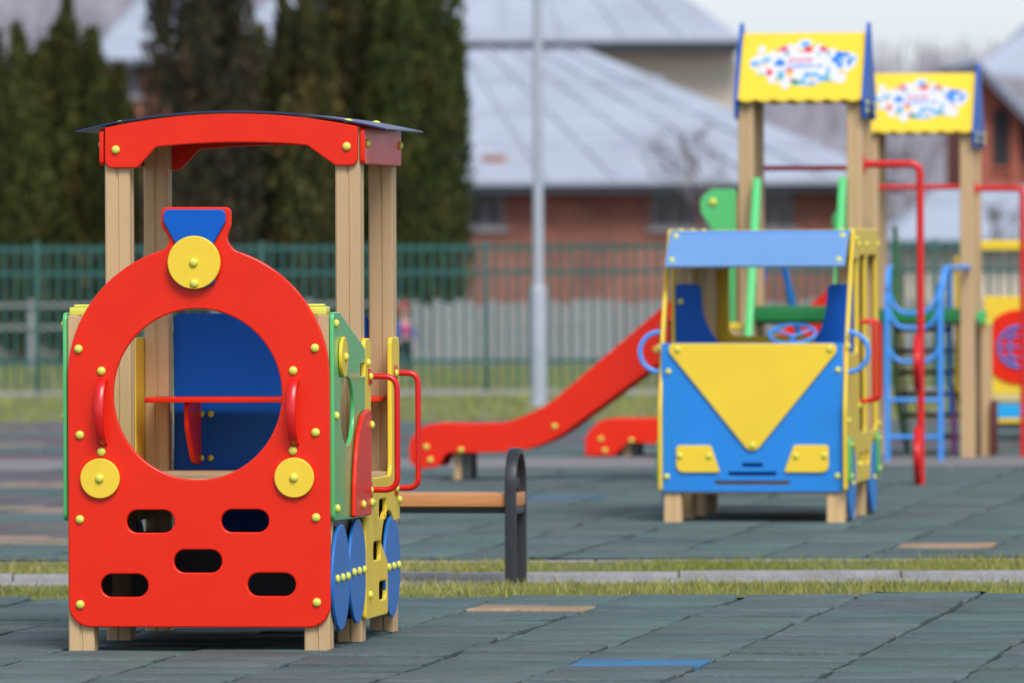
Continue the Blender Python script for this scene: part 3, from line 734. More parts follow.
pl2 = tube('climbing_pole', fillet3([(xb2, yp2, zc), (xp2, yp2, zc), (xp2, yp2, .0)], .04), .021, REDM, pg)
MB().box(xb2 + .0005, xb2 + .012, yp2 - .05, yp2 + .05, zc - .05, zc + .05).build('flange', REDM, pl2, .004)
# blue bow ladder at the second tower
yl = plane_y(914, 462) 
xl1, xl2 = A.xz(887, 380, yl)[0], A.xz(940.5, 380, yl)[0]
zl = A.xz(910, 268, yl)[1]
lad = empty('bow_ladder', (0, 0, 0), None, None); lad.parent = pg
tube('upright', fillet3([(xl1 - .06, Y2, zl), (xl1 + .0, yl + .15, zl), (xl1, yl, zl - .2), (xl1, yl, 0)], .12), .020, LBLU, lad)
tube('upright', fillet3([(xl2 + .12, Y2, zl), (xl2 + .02, yl + .15, zl), (xl2, yl, zl - .2), (xl2, yl, 0)], .12), .020, LBLU, lad)
for py, dip in ((313, .2), (328, .16), (362, .12)):
    z = A.xz(914, py, yl)[1]
    tube('rung', [(xl1 + (xl2 - xl1) * k / 20, yl + .0, z + dip * abs(2 * k / 20 - 1) ** 4) for k in range(21)], .015, LBLU, lad)
for py in (400, 437): z = A.xz(914, py, yl)[1]; tube('rung', [(xl1, yl, z), (xl2, yl, z)], .015, LBLU, lad)
# stair behind the second tower
yst = Y2 + D2 + PW
xs1, xs2 = A.xz(893, 300, yst)[0] , A.xz(958, 300, yst + .3)[0]
st = empty('stair', (0, 0, 0), None, None); st.parent = pg
nst = 6
for k in range(nst):
    z = A.xz(930, 329.5 + 21.4 * k, yst + .10 + .16 * k)[1]
    MB().box(xs1 + .03, xs2 - .03, yst + .03 + .16 * k, yst + .19 + .16 * k, z - .018, z + .018).build('step', BROWN, st, .003)
zt1 = A.xz(892, 226, yst)[1]
plate('stringer', rpoly([(yst + .01, zd2 - .5), (yst + .9, 0), (yst + 1.04, 0), (yst + 1.04, .1), (yst + .14, zt1 - .05, .04), (yst + .08, zt1, .03), (yst + .01, zt1, .03)], .01), RIGHT(xs1), .025, GRND, st)
plate('stringer', rpoly([(yst + .01, zd2 - .5), (yst + .8, .25), (yst + 1.04, .25), (yst + .14, zt1 - .25, .04), (yst + .01, zt1 - .2, .03)], .01), RIGHT(xs2), .03, YEL, st)
MB().box(xs2 - .05, xs2 - .02, yst + .02, yst + .05, .3, zt1 - .3).build('blue_rail', SKYB, st, .003)
MB().box(xs2 - .045, xs2 - .015, yst + .25, yst + .32, 0, .5).build('magenta_board', MAG, st, .004)
# blue brace and the low capped post by the second tower
xv, zv = A.xz(783, 262, .9); xw, zw = A.xz(797, 326, .9)
tube('brace', [(xv, .9, zv), (xw, .9, zw), (xw + .18, .9, 0)], .024, SKYB, pg)
tube('brace', [(xv, .9, zv), (xv - .1, .9, zv + .02), (xv - .35, .9, 0)], .024, SKYB, pg)
lx, lz = A.xz(986, 325, Y2 + .35); lp = post(pg, lx, Y2 + .4, lz, w=.075); cap(lp, lx, Y2 + .4, lz, .085)
lx2, lz2 = A.xz(994.5, 400, Y2 + .4); MB().box(lx2 - .018, lx2 + .018, Y2 + .3, Y2 + .5, 0.02, lz2).build('maroon_board', MAR, pg, .005)
MB().box(xb2 + .002, xb2 + .05, Y2 + .2, Y2 + .5, zd2 - .01, zd2 + .075).build('deck_edge', GRNL, pg, .004)
for sx_, yy in ((xa1 - .0, 0), (xa2, 0)):
    pass
# yellow capped stub posts at the foot of the ladder
sx0, sz0 = A.xz(736, 329, -.35); sp = post(pg, sx0, -.35, sz0, w=.09); cap(sp, sx0, -.35, sz0, .1, YEL)

# ================================================================== YELLOW PLAY HUT at the right edge
H = Frame(ground_pt(1020, 441))
hu = empty('play_hut', H, 'yellow play hut with blue globe on red disc, behind the right tower', 'play hut')
x0 = H.xz(984, 350)[0]; x1 = x0 + 1.25
q = lambda py: H.xz(1015, py)[1]
for x in (x0 + .62, x1 - .05):
    for y in (.06, 1.0): post(hu, x, y, q(245), w=.09)
plate('wall_board', rpoly([(x0, q(394)), (x1, q(394)), (x1, q(296)), (x0, q(296))], .02), FRONT(0), .02, YEL, hu)
gx, gz = H.xz(1019, 347, -.02)
plate('red_disc', circ(gx, gz, .285, 56), FRONT(-.0205), .014, RED, hu)
gl = empty('globe_emblem', (gx, -.037, gz), None, None); gl.parent = hu
for rx in (.155, .07): tube('globe_ring', [(rx * cos(2 * pi * k / 36), 0, .155 * sin(2 * pi * k / 36)) for k in range(36)], .013, BLW, gl, True)
for zz in (-.08, .0, .08): w = math.sqrt(.155 ** 2 - zz * zz); tube('globe_line', [(-w, 0, zz), (w, 0, zz)], .009, BLW, gl)
plate('lower_board', rpoly([(x0, q(401)), (x1, q(401)), (x1, q(394.3)), (x0, q(394.3))], .005), FRONT(0), .02, CREAM, hu)
plate('blue_board', rpoly([(x0 + .1, q(418)), (x1, q(418)), (x1, q(404)), (x0 + .1, q(404))], .005), FRONT(.01), .02, CYAN, hu)
plate('base_board', rpoly([(x0 + .02, q(423)), (x1, q(423)), (x1, q(418.6)), (x0 + .02, q(418.6))], .005), FRONT(.01), .02, YEL, hu)
MB().box(x0 + .1, x1 - .1, .05, 1.0, .10, .14).build('floor_board', DARKM, hu)
MB().box(x0 - .06, x1 + .06, -.05, .10, q(250), q(240)).build('roof_beam', YEL, hu, .006)
MB().box(x0 - .06, x1 + .06, .97, 1.09, q(250), q(240)).build('roof_beam', YEL, hu, .006)
MB().box(x0, x1, 1.05, 1.07, q(394), q(296) - .1).build('back_board', YEL, hu, .005)

# ================================================================== BENCH
g = ground_pt(510.5, 585)
K = Frame((g.x, g.y))
be = empty('park_bench', K, 'backless orange slatted bench with black arched steel ends beside red train playhouse', 'bench')
zs, zt = K.xz(510, 493.5)[1], K.xz(510, 448.5)[1]
BL = 1.55; wd = .36
for x in (.0, -BL):
    out = [(0, 0)] + [(wd / 2 - wd / 2 * cos(pi * k / 20), zt - .17 + .17 * sin(pi * k / 20)) for k in range(21)] + [(wd, 0)]
    t = .028
    inn = [(wd - t, 0)] + [(wd / 2 + (wd / 2 - t) * cos(pi * k / 20), zt - .17 + (.17 - t) * sin(pi * k / 20)) for k in range(21)] + [(t, 0)]
    e = plate('end_frame', out[::-1] + inn[::-1], RIGHT(x - .025), .05, BLACKM, be, (), .004)
    for cy, cz, r in ((wd / 2, zt - .13, .055), (wd / 2 - .075, zt - .17, .035), (wd / 2 + .075, zt - .17, .035)):
        tube('scroll', [(x, cy + r * (1 - k / 60) * cos(k * .35), cz + r * (1 - k / 60) * sin(k * .35)) for k in range(40)], .006, BLACKM, e)
    MB().box(x - .02, x + .02, t + .001, wd - t - .001, zs - .095, zs - .062).build('cross_bar', BLACKM, e, .003)
for k in range(4):
    y = .004 + k * .09; MB().box(-BL - .02, .024, y if k else .03, y + .078 if k < 3 else wd - .03, zs - .06, zs - .002).build('seat_slat', SEATW, be, .006)
for y in (.06, wd - .1): MB().box(-BL + .03, -.03, y, y + .035, zs - .09, zs - .0605).build('rail', BLACKM, be, .003)

# ================================================================== GROUND
GF = Frame((0, 0))
def sheet(name, x0, x1, y0, y1, z, mat, kind='structure'):
    o = MB().poly([(x0, y0, z), (x1, y0, z), (x1, y1, z), (x0, y1, z)]).build(name, mat); return tag(o, kind=kind)
E_NEAR, E_FAR0, E_FAR1 = ground_pt(512, 596).y, ground_pt(512, 560.5).y, ground_pt(512, 421).y
gnd = tag(MB().poly([(-900, -20, -.07), (900, -20, -.07), (900, 1500, -.07), (-900, 1500, -.07)]).build('ground', EARTH), kind='structure')
sheet('turf_strip', -14, 14, E_NEAR - .02, E_FAR0 + .02, -.010, SOIL)
sheet('lawn', -40, 40, E_FAR1 - .1, 118, -.015, SOIL)
BASE = (.080, .112, .118)
u0 = (GF.i @ ground_pt(627, 596)).x
NAT = [tuple(q * m for q, m in zip(c, (1.20, 1.34, 1.24))) for c in [(.078, .112, .116), (.072, .105, .112), (.084, .117, .118), (.088, .112, .120), (.076, .108, .106), (.086, .104, .112)]]
TANC, MARC, BLC = (.40, .27, .16), (.14, .115, .13), (.05, .20, .38)
special = {}
def col_row(px, py):
    p = GF.i @ ground_pt(px, py); return p
def make_tiles(name, y_min, y_max, x_half, cc, u0, spots):
    v, f, cols = [], [], []
    rnd = random.Random(5)
    c0 = math.floor((-x_half * 1.0 + y_min * -sin(TH) - u0) / .5) - 2; c1 = math.ceil((x_half - y_min * sin(TH) - u0) / .5) + 12
    for c in range(-120, 120):
        ph = (.25 if c % 2 else 0) + rnd.uniform(-.03, .03)
        for p, _ in spots:
            lp_ = GF.i @ p
            if math.floor((lp_.x - u0) / .5) == c: ph = lp_.y % .5
        r0 = int(y_min / .5) - 8; r1 = int(y_max / .5) + 12
        for r in range(r0, r1):
            xc = u0 + (c + .5) * .5; yc = r * .5 + ph
            w = GF.m @ Vector((xc, yc, 0))
            if abs(w.x) > x_half + 0 or w.y < y_min - .75 or w.y > y_max + .75: continue
            if w.y - .25 > y_max - .26: continue
            jx, jy, ja = rnd.gauss(0, .0028), rnd.gauss(0, .006), rnd.gauss(0, .005)
            dz = rnd.gauss(0, .0026); tx, ty = rnd.gauss(0, .006), rnd.gauss(0, .008)
            hw = .2425 + rnd.gauss(0, .0012); hl = .2435; b = len(v); n = 4
            per = []
            for s_, e_ in (((-1, -1), (1, -1)), ((1, -1), (1, 1)), ((1, 1), (-1, 1)), ((-1, 1), (-1, -1))):
                for k in range(n): s = k / n; per.append((s_[0] + (e_[0] - s_[0]) * s, s_[1] + (e_[1] - s_[1]) * s))
            rim = []
            for (a_, b_) in per:
                q = Vector((a_ * hw + rnd.gauss(0, .0034), b_ * hl + rnd.gauss(0, .003), 0))
                q = Matrix.Rotation(ja, 3, 'Z') @ q; rim.append(q)
            curl = abs(rnd.gauss(0, .003))
            def put(q, sc, z):
                p = Vector((xc + jx + q.x * sc, yc + jy + q.y * sc, 0)); p = GF.m @ p
                rr = (q.x ** 2 + q.y ** 2) / .12
                y = y_max if (q.y > .2 and p.y > y_max - .29) else max(min(p.y, y_max), y_min)
                return (p.x, y, z + dz + tx * q.x + ty * q.y + curl * rr)
            v.extend(put(q, .955, 0) for q in rim); v.extend(put(q, .988, -.005) for q in rim); v.extend(put(q, 1.0, -.035) for q in rim)
            L = len(rim); f.append(tuple(range(b, b + L)))
            col = cc(w, rnd); cols.append(col)
            for ri in (0, L):
                for k in range(L): j = (k + 1) % L; f.append((b + ri + k, b + ri + L + k, b + ri + L + j, b + ri + j)); cols.append(col)
    me = bpy.data.meshes.new(name); me.from_pydata(v, [], f); me.update()
    o = link(name, me, RUB, None, 50); set_tint(o, cols); return tag(o, kind='structure')
def near_spots(spots):
    return [(ground_pt(*s[:2]), s[2]) for s in spots]
NS = near_spots([(530, 607.5, TANC), (637, 663.5, BLC)])
def near_c(w, rnd):
    for p, c in NS:
        lw = GF.r @ (w - p)
        if abs(lw.x) < .25 and abs(lw.y) < .24: return c
    c = rnd.choice(NAT); k = rnd.uniform(.86, 1.12); return tuple(q * k for q in c)
FS = near_spots([(942, 546, TANC), (592, 497, (.055, .15, .24))])
def far_c(w, rnd):
    for p, c in FS:
        lw = GF.r @ (w - p)
        if abs(lw.x) < .25 and abs(lw.y) < .24: return c
    c = rnd.choice(NAT); k = rnd.uniform(.86, 1.12)
    lx = w.x + (w.y - 40) * .02
    if w.x < -1.75 - (w.y - 42) * .05 and w.y > 42.3:      # the patterned corner on the left: tan and maroon bands
        s = (w.y * .62 + w.x * .25) % 3.2
        if s < .75: return tuple(q * rnd.uniform(.8, 1.05) for q in ((.33, .255, .18) if rnd.random() < .8 else MARC))
        if s < 2.2: return tuple(q * rnd.uniform(.8, 1.2) for q in MARC)
        return tuple(q * k for q in c)
    if w.y > 60.5:
        s = (w.y * .5 + w.x * .33) % 4
        if s < 1.4 and rnd.random() < .7: return tuple(q * rnd.uniform(.8, 1.2) for q in (.125, .105, .125))
    return tuple(q * k for q in c)
P0, P1 = ground_pt(512, 467.5).y, ground_pt(512, 458.5).y
make_tiles('rubber_tiles', 22, E_NEAR, 9, near_c, u0, NS)
make_tiles('rubber_paving', E_FAR0 + .1, P0 - .02, 12, far_c, u0 + .1, FS)
make_tiles('rubber_paving', P1 + .02, E_FAR1, 16, far_c, u0 + .1, FS)
sheet('underlay', -9, 9, 22, E_NEAR - .021, -.034, DARKB)
sheet('underlay', -12, 12, E_FAR0 + .11, P0 - .025, -.034, DARKB)
sheet('underlay', -16, 16, P1 + .03, E_FAR1 - .101, -.034, DARKB)
m = MB()
rnd = random.Random(3); x = -16
while x < 16: m.box(x, x + .995, P0, P1, -.03, .006 + rnd.uniform(-.002, .002)); x += 1.0
tag(m.build('path', PAVE, None, .004), kind='structure')
# kerbs: thin edging of the far tiles, and the raised kerb with its footing in the turf strip
m = MB(); x = -14 + .4
while x < 14: m.box(x, x + .996, E_FAR0, E_FAR0 + .05, -.06, .001 + rnd.uniform(-.002, .002)); x += 1.0
tag(m.build('edging', CONC, None, .006), kind='structure')
kd = ground_pt(512, 582).y
m = MB(); x = -14.25
while x < 14:
    dz = rnd.uniform(-.004, .004); dy = rnd.uniform(-.012, .012); m.box(x, x + .994, kd + .32 + dy * .5, kd + .45 + dy * .5, -.1, .030 + dz); x += 1.0
tag(m.build('kerb', CONC, None, .012), kind='structure')
m = MB()
x = -14
while x < 14: m.box(x, x + .7, kd + rnd.uniform(-.02, .06), kd + .31, -.06, .004 + rnd.uniform(-.004, .004)); x += .7
tag(m.build('kerb_footing', CONCD, None, .01), kind='structure')
# grass
def grass(name, rects, n, hmin, hmax, wid, cols, seed):
    rnd = random.Random(seed); v, f, cl = [], [], []
    tot = sum((r[1] - r[0]) * (r[3] - r[2]) for r in rects)
    for (x0, x1, y0, y1) in rects:
        for _ in range(int(n * (x1 - x0) * (y1 - y0) / tot)):
            x, y = rnd.uniform(x0, x1), rnd.uniform(y0, y1)
            pn = noise.noise((x * 1.6, y * 2.2, 3.1)); p2 = noise.noise((x * .5, y * .8, 9.2))
            if pn < -.38 and rnd.random() < .8: continue
            h = rnd.uniform(hmin, hmax) * (1 + .7 * pn) * (1.7 if rnd.random() < .03 else 1); a = rnd.uniform(0, 6.28); w = wid * rnd.uniform(.6, 1.3); ln = rnd.uniform(.1, .9) * h; b_ = rnd.uniform(0, 6.28)
            ex, ey = cos(a) * w, sin(a) * w; lx, ly = cos(b_) * ln, sin(b_) * ln; b = len(v)
            v += [(x - ex, y - ey, -.022), (x + ex, y + ey, -.022), (x + ex * .6 + lx * .4, y + ey * .6 + ly * .4, h * .6 - .02), (x - ex * .6 + lx * .4, y - ey * .6 + ly * .4, h * .6 - .02), (x + lx, y + ly, h - .02)]
            f += [(b, b + 1, b + 2, b + 3), (b + 3, b + 2, b + 4)]
            t = rnd.random() * .6 + .4 * (p2 + .5); c = cols[0] if t < .35 else cols[1] if t < .62 else cols[2] if t < .86 else cols[3]; k = rnd.uniform(.75, 1.2)
            cl += [tuple(q * k for q in c)] * 2
    me = bpy.data.meshes.new(name); me.from_pydata(v, [], f); me.update(); o = link(name, me, GRASSM, None, None); set_tint(o, cl); return tag(o, None, None, None, 'stuff')
GC = [(.15, .18, .03), (.25, .25, .05), (.35, .31, .10), (.46, .38, .20)]
tag(grass('grass', [(-6.5, 6.5, E_NEAR + .02, kd - .02), (-6.5, 6.5, kd + .47, E_FAR0 - .02)], 95000, .015, .052, .0023, GC, 1), 'short green and straw coloured turf along the concrete kerb')
tag(grass('grass', [(-14, 14, E_FAR1 + .0, 85.7), (-16, 16, 86.3, 106)], 42000, .03, .08, .008, [(.20, .24, .045), (.25, .27, .05), (.31, .30, .075), (.36, .32, .11)], 2), 'green lawn on both sides of the teal fence')

# ================================================================== FENCES
FY = 86.0
fe = empty('metal_fence', (0, FY, 0), 'teal green metal railing fence across the back of the playground', 'fence')
zt = at(512, 242.5, FY).z; zrl = at(512, 272, FY).z; zr2 = at(512, 361, FY).z; zfb = at(512, 387, FY).z
sp = 2.29; xo = at(486, 300, FY).x
for k in range(-5, 6):
    x = xo + k * sp
    MB().box(x - .03, x + .03, -.03, .03, 0, zt + .02).build('fence_post', FENCEG, fe, .004)
    m = MB(); npk = 21
    for j in range(1, npk):
        px = x + sp * j / npk; m.box(px - .016, px + .016, -.0125, .0125, zfb, zt)
    for z in (zt - .05, zrl, zr2): m.box(x + .036, x + sp - .036, -.018 - .002, -.013, z - .022, z + .022)
    m.build('fence_panel', FENCEG, fe)
m = MB(); x = xo - 5 * sp
while x < xo + 6 * sp: m.box(x, x + sp - .01, -.08, .08, -.05, zfb - .03); x += sp
bp = m.build('fence_plinth', CONCD, fe, .008)
PY = 106.0
pf = empty('picket_fence', (0, PY, 0), 'weathered grey board fence behind the teal railings, in front of brick house', 'fence')
m = MB(); rnd = random.Random(8)
x = at(408, 300, PY).x
x_end = at(1024, 300, PY).x + 2
while x < x_end:
    z = at(512, 301 + rnd.uniform(-2.5, 3), PY).z; w = .13
    m.slab([(x, 0, 0), (x + w, 0, 0), (x + w, 0, z - .02), (x + w / 2, 0, z), (x, 0, z - .02)], (0, .025, 0)); x += w + .016
m.build('board_panel', CONCD, pf)
m = MB().box(at(408, 300, PY).x, x_end, .026, .07, .12, .2).box(at(408, 300, PY).x, x_end, .026, .07, .55, .63); m.build('fence_rail', CONCD, pf)
lw = empty('low_wire_fence', (0, 104, 0), 'low pale rail fence under the dark conifers on the left', 'fence')
m = MB()
xl_, xr_ = at(-60, 300, 104).x, at(400, 300, 104).x
for py in (305, 327): z = at(100, py, 104).z; m.box(xl_, xr_, -.02, .02, z - .022, z + .022)
m.build('rail', CONCD, lw)
for k in range(6): x = xl_ + (xr_ - xl_) * k / 5; MB().box(x - .04, x + .04, .021, .10, 0, at(100, 300, 104).z).build('fence_post', CONCD, lw)

# lamp post
g = ground_pt(539, 405)
lp = empty('lamp_post', (g.x, g.y, 0), 'tall grey steel lamp post standing on the lawn before the fence', 'lamp post')
zs = at(539, 288, g.y).z
def cyl(name, prof, mat, parent, n=24):
    me = lathe_mesh(name, prof, n); return link(name, me, mat, parent, 40)
cyl('pole_base', [(.074, 0), (.074, zs - .02), (.07, zs), (.05, zs + .03)], STEEL, lp)
cyl('pole', [(.051, zs + .02), (.046, 3.0), (.04, 5.4)], STEEL, lp)
MB().box(-.09, .09, -.55, .1, 5.35, 5.43).build('lamp_head', STEEL, lp, .02)
MB().box(-.12, .12, -.12, .12, -.02, .015).build('foot_plate', STEEL, lp, .004)

# ================================================================== CONIFERS
def conifer(px, wpx, top_py, Y, label, dark, seed, n=5200):
    rnd = random.Random(seed)
    base = at(px, 300, Y); x0 = base.x; hgt = at(px, top_py, Y).z; rad = wpx / 2 * 1.15 * Y / FPX
    root = empty('conifer', (x0, Y, 0), label, 'tree', 'columnar conifers behind the fence')
    v, f, cl = [], [], []
    nl = 9
    lead = [(0, 0, hgt, rad * .72)]
    for q in range(nl):
        a = 2 * pi * q / nl + rnd.uniform(-.3, .3); d = rad * rnd.uniform(.35, .72)
        lead.append((d * cos(a), d * sin(a), hgt * rnd.uniform(.74, 1.0), rad * rnd.uniform(.42, .60)))
    wt = [l[2] * l[3] for l in lead]
    for _ in range(n):
        lx, ly, lh, lr = rnd.choices(lead, wt)[0]
        s = rnd.random() ** .85; z = .10 + (lh - .10) * s
        a = rnd.uniform(0, 2 * pi)
        prof = (min(1, (s / .10) ** .5) if s < .10 else 1) * max(.02, 1 - s ** 2.6) ** .8
        lump = 1 + .45 * noise.noise((cos(a) * 1.7 + seed + lx * 3, sin(a) * 1.7 + ly * 3, z * 1.3)) + .3 * noise.noise((cos(a) * 4 + seed, sin(a) * 4, z * 3.2))
        r = lr * prof * lump * (rnd.random() ** .33) * (1.25 if rnd.random() < .06 else 1)
        c = Vector((lx * min(1, .55 + .6 * s) + r * cos(a), ly * min(1, .55 + .6 * s) + r * sin(a), z)); L = rnd.uniform(.06, .17); w = rnd.uniform(.018, .042)
        up = Vector((cos(a) * rnd.uniform(.1, .8), sin(a) * rnd.uniform(.1, .8), 1)).normalized(); sd = Vector((-sin(a) + rnd.gauss(0, .5), cos(a) + rnd.gauss(0, .5), rnd.gauss(0, .2))).normalized()
        b = len(v); v += [c - sd * w * .4, c + sd * w * .4, c + up * L * .55 + sd * w, c + up * L, c + up * L * .55 - sd * w]; f.append((b, b + 1, b + 2, b + 3, b + 4))
        nb = noise.noise((x0 + c.x * 1.6 + seed, c.y * 1.6, z * .9)); k = rnd.uniform(.6, 1.4) * (1 + .55 * nb)
        cc = rnd.choice(dark)
        if noise.noise((x0 + c.x * 2.3, c.y * 2.3 + 7, z * 1.1)) > .28: cc = (cc[0] * 1.45, cc[1] * 1.1, cc[2] * 1.1)
        cl.append(tuple(max(.002, q * k * m_) for q, m_ in zip(cc, (1.14, 1.10, 1.08))))
    me = bpy.data.meshes.new('crown'); me.from_pydata([tuple(q) for q in v], [], f); me.update(); o = link('crown', me, LEAFM, root, None); set_tint(o, cl)
    cyl('trunk', [(.09, 0), (.07, hgt * .4), (.02, hgt * .85)], BARK, root, 10)
    return root
GREENS = [(.040, .055, .014), (.060, .072, .018), (.026, .036, .011), (.085, .090, .024)]
BROWNG = [(.042, .040, .022), (.032, .033, .017), (.060, .052, .030), (.022, .022, .012)]
OLIVE = [(.068, .070, .022), (.050, .052, .018), (.095, .088, .030), (.030, .034, .013)]
for a in ((18, 62, 28, 112, 'dark green conifer at the left edge, short one', GREENS, 1), (68, 92, 2, 113, 'pointed green conifer left of the tall brownish one', GREENS, 2), (118, 50, 68, 115, 'low bushy conifer between two taller conifers at the left', GREENS, 3),
          (204, 112, -90, 111, 'tall broad brownish conifer directly behind the red train roof', BROWNG, 4), (262, 52, 30, 114, 'slim conifer in the gap beside the tall brownish one', OLIVE, 5),
          (304, 70, -30, 112, 'olive conifer above the right half of the train roof', OLIVE, 6), (350, 92, -110, 113, 'tall olive conifer behind the right posts of the train', OLIVE, 7),
          (405, 86, -90, 112, 'tall dark conifer second from the brick house', GREENS[:3], 8), (440, 62, -60, 113.5, 'dark conifer nearest the brick house wall', GREENS[:3], 9)):
    conifer(*a[:4], a[4], a[5], a[6], 17000 if a[1] > 80 else 11000)
# ------------------------------------------------------------------ bare trees
def bare_tree(name, px, base_py, top_py, Y, label, seed, col=(.20, .18, .18), spread=.5, group='bare trees', twig=.0045):
    rnd = random.Random(seed); p = at(px, 300, Y); hgt = at(px, top_py, Y).z
    root = empty(name, (p.x, Y, 0), label, 'tree', group)
    v, f, cl = [], [], []
    def limb(a, b, r0, r1):
        d = (b - a); L = d.length
        if L < 1e-4: return
        d /= L; s = d.cross(Vector((.3, .9, .2))).normalized(); t = d.cross(s); b0 = len(v)
        for k in range(4): q = s * cos(k * pi / 2) + t * sin(k * pi / 2); v.append(a + q * r0); v.append(b + q * r1)
        for k in range(4): j = (k + 1) % 4; f.append((b0 + 2 * k, b0 + 2 * j, b0 + 2 * j + 1, b0 + 2 * k + 1)); cl.append(tuple(q * rnd.uniform(.7, 1.3) for q in col))
    def grow(a, d, L, r, lev):
        b = a + d * L; limb(a, b, r, r * .65)
        if lev == 0: return
        for _ in range(rnd.choice((2, 3, 3))):
            nd = (d + Vector((rnd.gauss(0, spread), rnd.gauss(0, spread), rnd.gauss(.15, spread * .5)))).normalized(); grow(a + d * L * rnd.uniform(.55, 1), nd, L * rnd.uniform(.6, .85), max(r * .6, twig), lev - 1)
    h0 = hgt * .28
    grow(Vector((0, 0, h0 * .8)), Vector((0, 0, 1)), hgt * .26, .05 * hgt / 5, 6)
    me = bpy.data.meshes.new('crown'); me.from_pydata([tuple(q) for q in v], [], f); me.update(); o = link('crown', me, TWIGM, root, None); set_tint(o, cl)
    cyl('trunk', [(.08 * hgt / 5, 0), (.055 * hgt / 5, h0)], BARK, root, 10)
    return root
bare_tree('bare_tree', 712, 300, 105, 125, 'leafless grey tree in front of the brick house by first tower', 21)
bare_tree('bare_tree', 905, 300, 120, 150, 'leafless tree seen between the two towers and the pale roof', 22)
bare_tree('bare_tree', 990, 300, 170, 128, 'small leafless shrub tree behind the yellow play hut', 23)
bare_tree('bare_tree', 118, 300, -30, 210, 'tall bare grey tree above the small roof at upper left', 24, (.16, .15, .17), .55)
bare_tree('bare_tree', 45, 300, -40, 215, 'bare grey tree over the conifers at the far left', 25, (.16, .15, .17), .55)

# ================================================================== HOUSES
def ribs(m, a, b, c, d, n, h=.05, w=.05):
    """standing seams on a roof quad a-b (eave) d-c (ridge), points are Vectors"""
    nrm = (b - a).cross(d - a).normalized()
    for k in range(1, n):
        s = k / n; p, q = a.lerp(b, s), d.lerp(c, s); sd = (b - a).normalized() * w / 2
        m.slab([p - sd, p + sd, q + sd, q - sd], nrm * h)
def win(parent, x0, x1, z0, z1, y, arch=False):
    fr = MB(); t = .07
    if not arch:
        fr.box(x0 - t, x0, y - .04, y - .002, z0 - t, z1 + t).box(x1, x1 + t, y - .04, y - .002, z0 - t, z1 + t).box(x0, x1, y - .04, y - .002, z1, z1 + t).box(x0, x1, y - .04, y - .002, z0 - t, z0).box((x0 + x1) / 2 - .03, (x0 + x1) / 2 + .03, y - .035, y - .004, z0, z1)
        w = fr.build('window', FRAMEW, parent); MB().box(x0, (x0 + x1) / 2 - .031, y - .02, y - .003, z0, z1).box((x0 + x1) / 2 + .031, x1, y - .02, y - .003, z0, z1).build('pane', GLASSD, w)
        MB().box(x0 - .15, x1 + .15, y - .10, y - .003, z0 - t - .08, z0 - t - .003).build('sill', CONCD, w)
    else:
        r = (x1 - x0) / 2; cx = (x0 + x1) / 2
        ol = [(x0, z0), (x1, z0)] + [(cx + r * cos(pi * k / 12), z1 - r + r * sin(pi * k / 12)) for k in range(13)]
        oo = [(x0 - t, z0 - t), (x1 + t, z0 - t)] + [(cx + (r + t) * cos(pi * k / 12), z1 - r + (r + t) * sin(pi * k / 12)) for k in range(13)]
        w = plate('window', oo, FRONT(y - .002), .05, BRICKO, parent, [ol], .005); plate('pane', ol, FRONT(y - .003), .015, DARKG, w)  # flat black sheet stands for the dark inside the open arch
V = Vector
# --- brick house with the big grey hipped roof
HY = 150.0
h1 = empty('brick_house', (0, HY, 0), 'low red brick house with big grey hipped metal roof', 'house')
loc = lambda px, py, Y, b=HY: (lambda p: V((p.x, Y - b, p.z)))(at(px, py, Y))
eL, eR = loc(330, 183, HY), loc(902, 183, HY); ze = eL.z
rl, rr = loc(390, 50, HY + 7), loc(585, 52, HY + 7)
MB().box(eL.x + .5, eR.x - .5, .5, 12, 0, ze - .05).build('wall', BRICK, h1)
for (xa, xb, ya, yb) in ((470, 500, 192, 224), (655, 690, 192, 224), (760, 790, 192, 224)):
    p, q = loc(xa, yb, HY + .5), loc(xb, ya, HY + .5); win(h1, p.x, q.x, p.z, q.z, .5)
rt = MB(); back = V((0, 14, 0))
bl, br_ = V((eL.x, 14, ze)), V((eR.x, 14, ze)); rl.z = rr.z
for q in ([eL, eR, rr, rl], [eR, br_, rr], [br_, bl, rl, rr], [bl, eL, rl]): rt.slab(q, (0, 0, .06))
rf = rt.build('roof', ROOFG, h1)
m = MB(); ribs(m, eL + V((0, -.01, .06)), eR + V((0, -.01, .06)), rr + V((0, 0, .06)), rl + V((0, 0, .06)), 8, .05, .07)
for s in (.25, .5, .75): p, q = eL.lerp(rl, s), eR.lerp(rr, s); m.slab([p + V((0, 0, .06)), q + V((0, 0, .06)), q + V((0, .08, .12)), p + V((0, .08, .12))], (0, -.02, .02))
m.build('roof_seam', ROOFG, rf)
MB().box(eL.x - .05, eR.x + .05, -.12, -.001, ze - .20, ze + .02).build('fascia', ROOFD, h1, .02)
MB().box(eL.x - .05, eR.x + .05, -.24, -.121, ze - .06, ze + .06).build('gutter', ROOFG, h1, .02)
p = loc(494, 163, HY + 1.0); MB().box(p.x - .22, p.x + .22, p.y - .1, p.y + .2, p.z - .1, p.z + .14).build('roof_vent', BRICK, h1, .03)
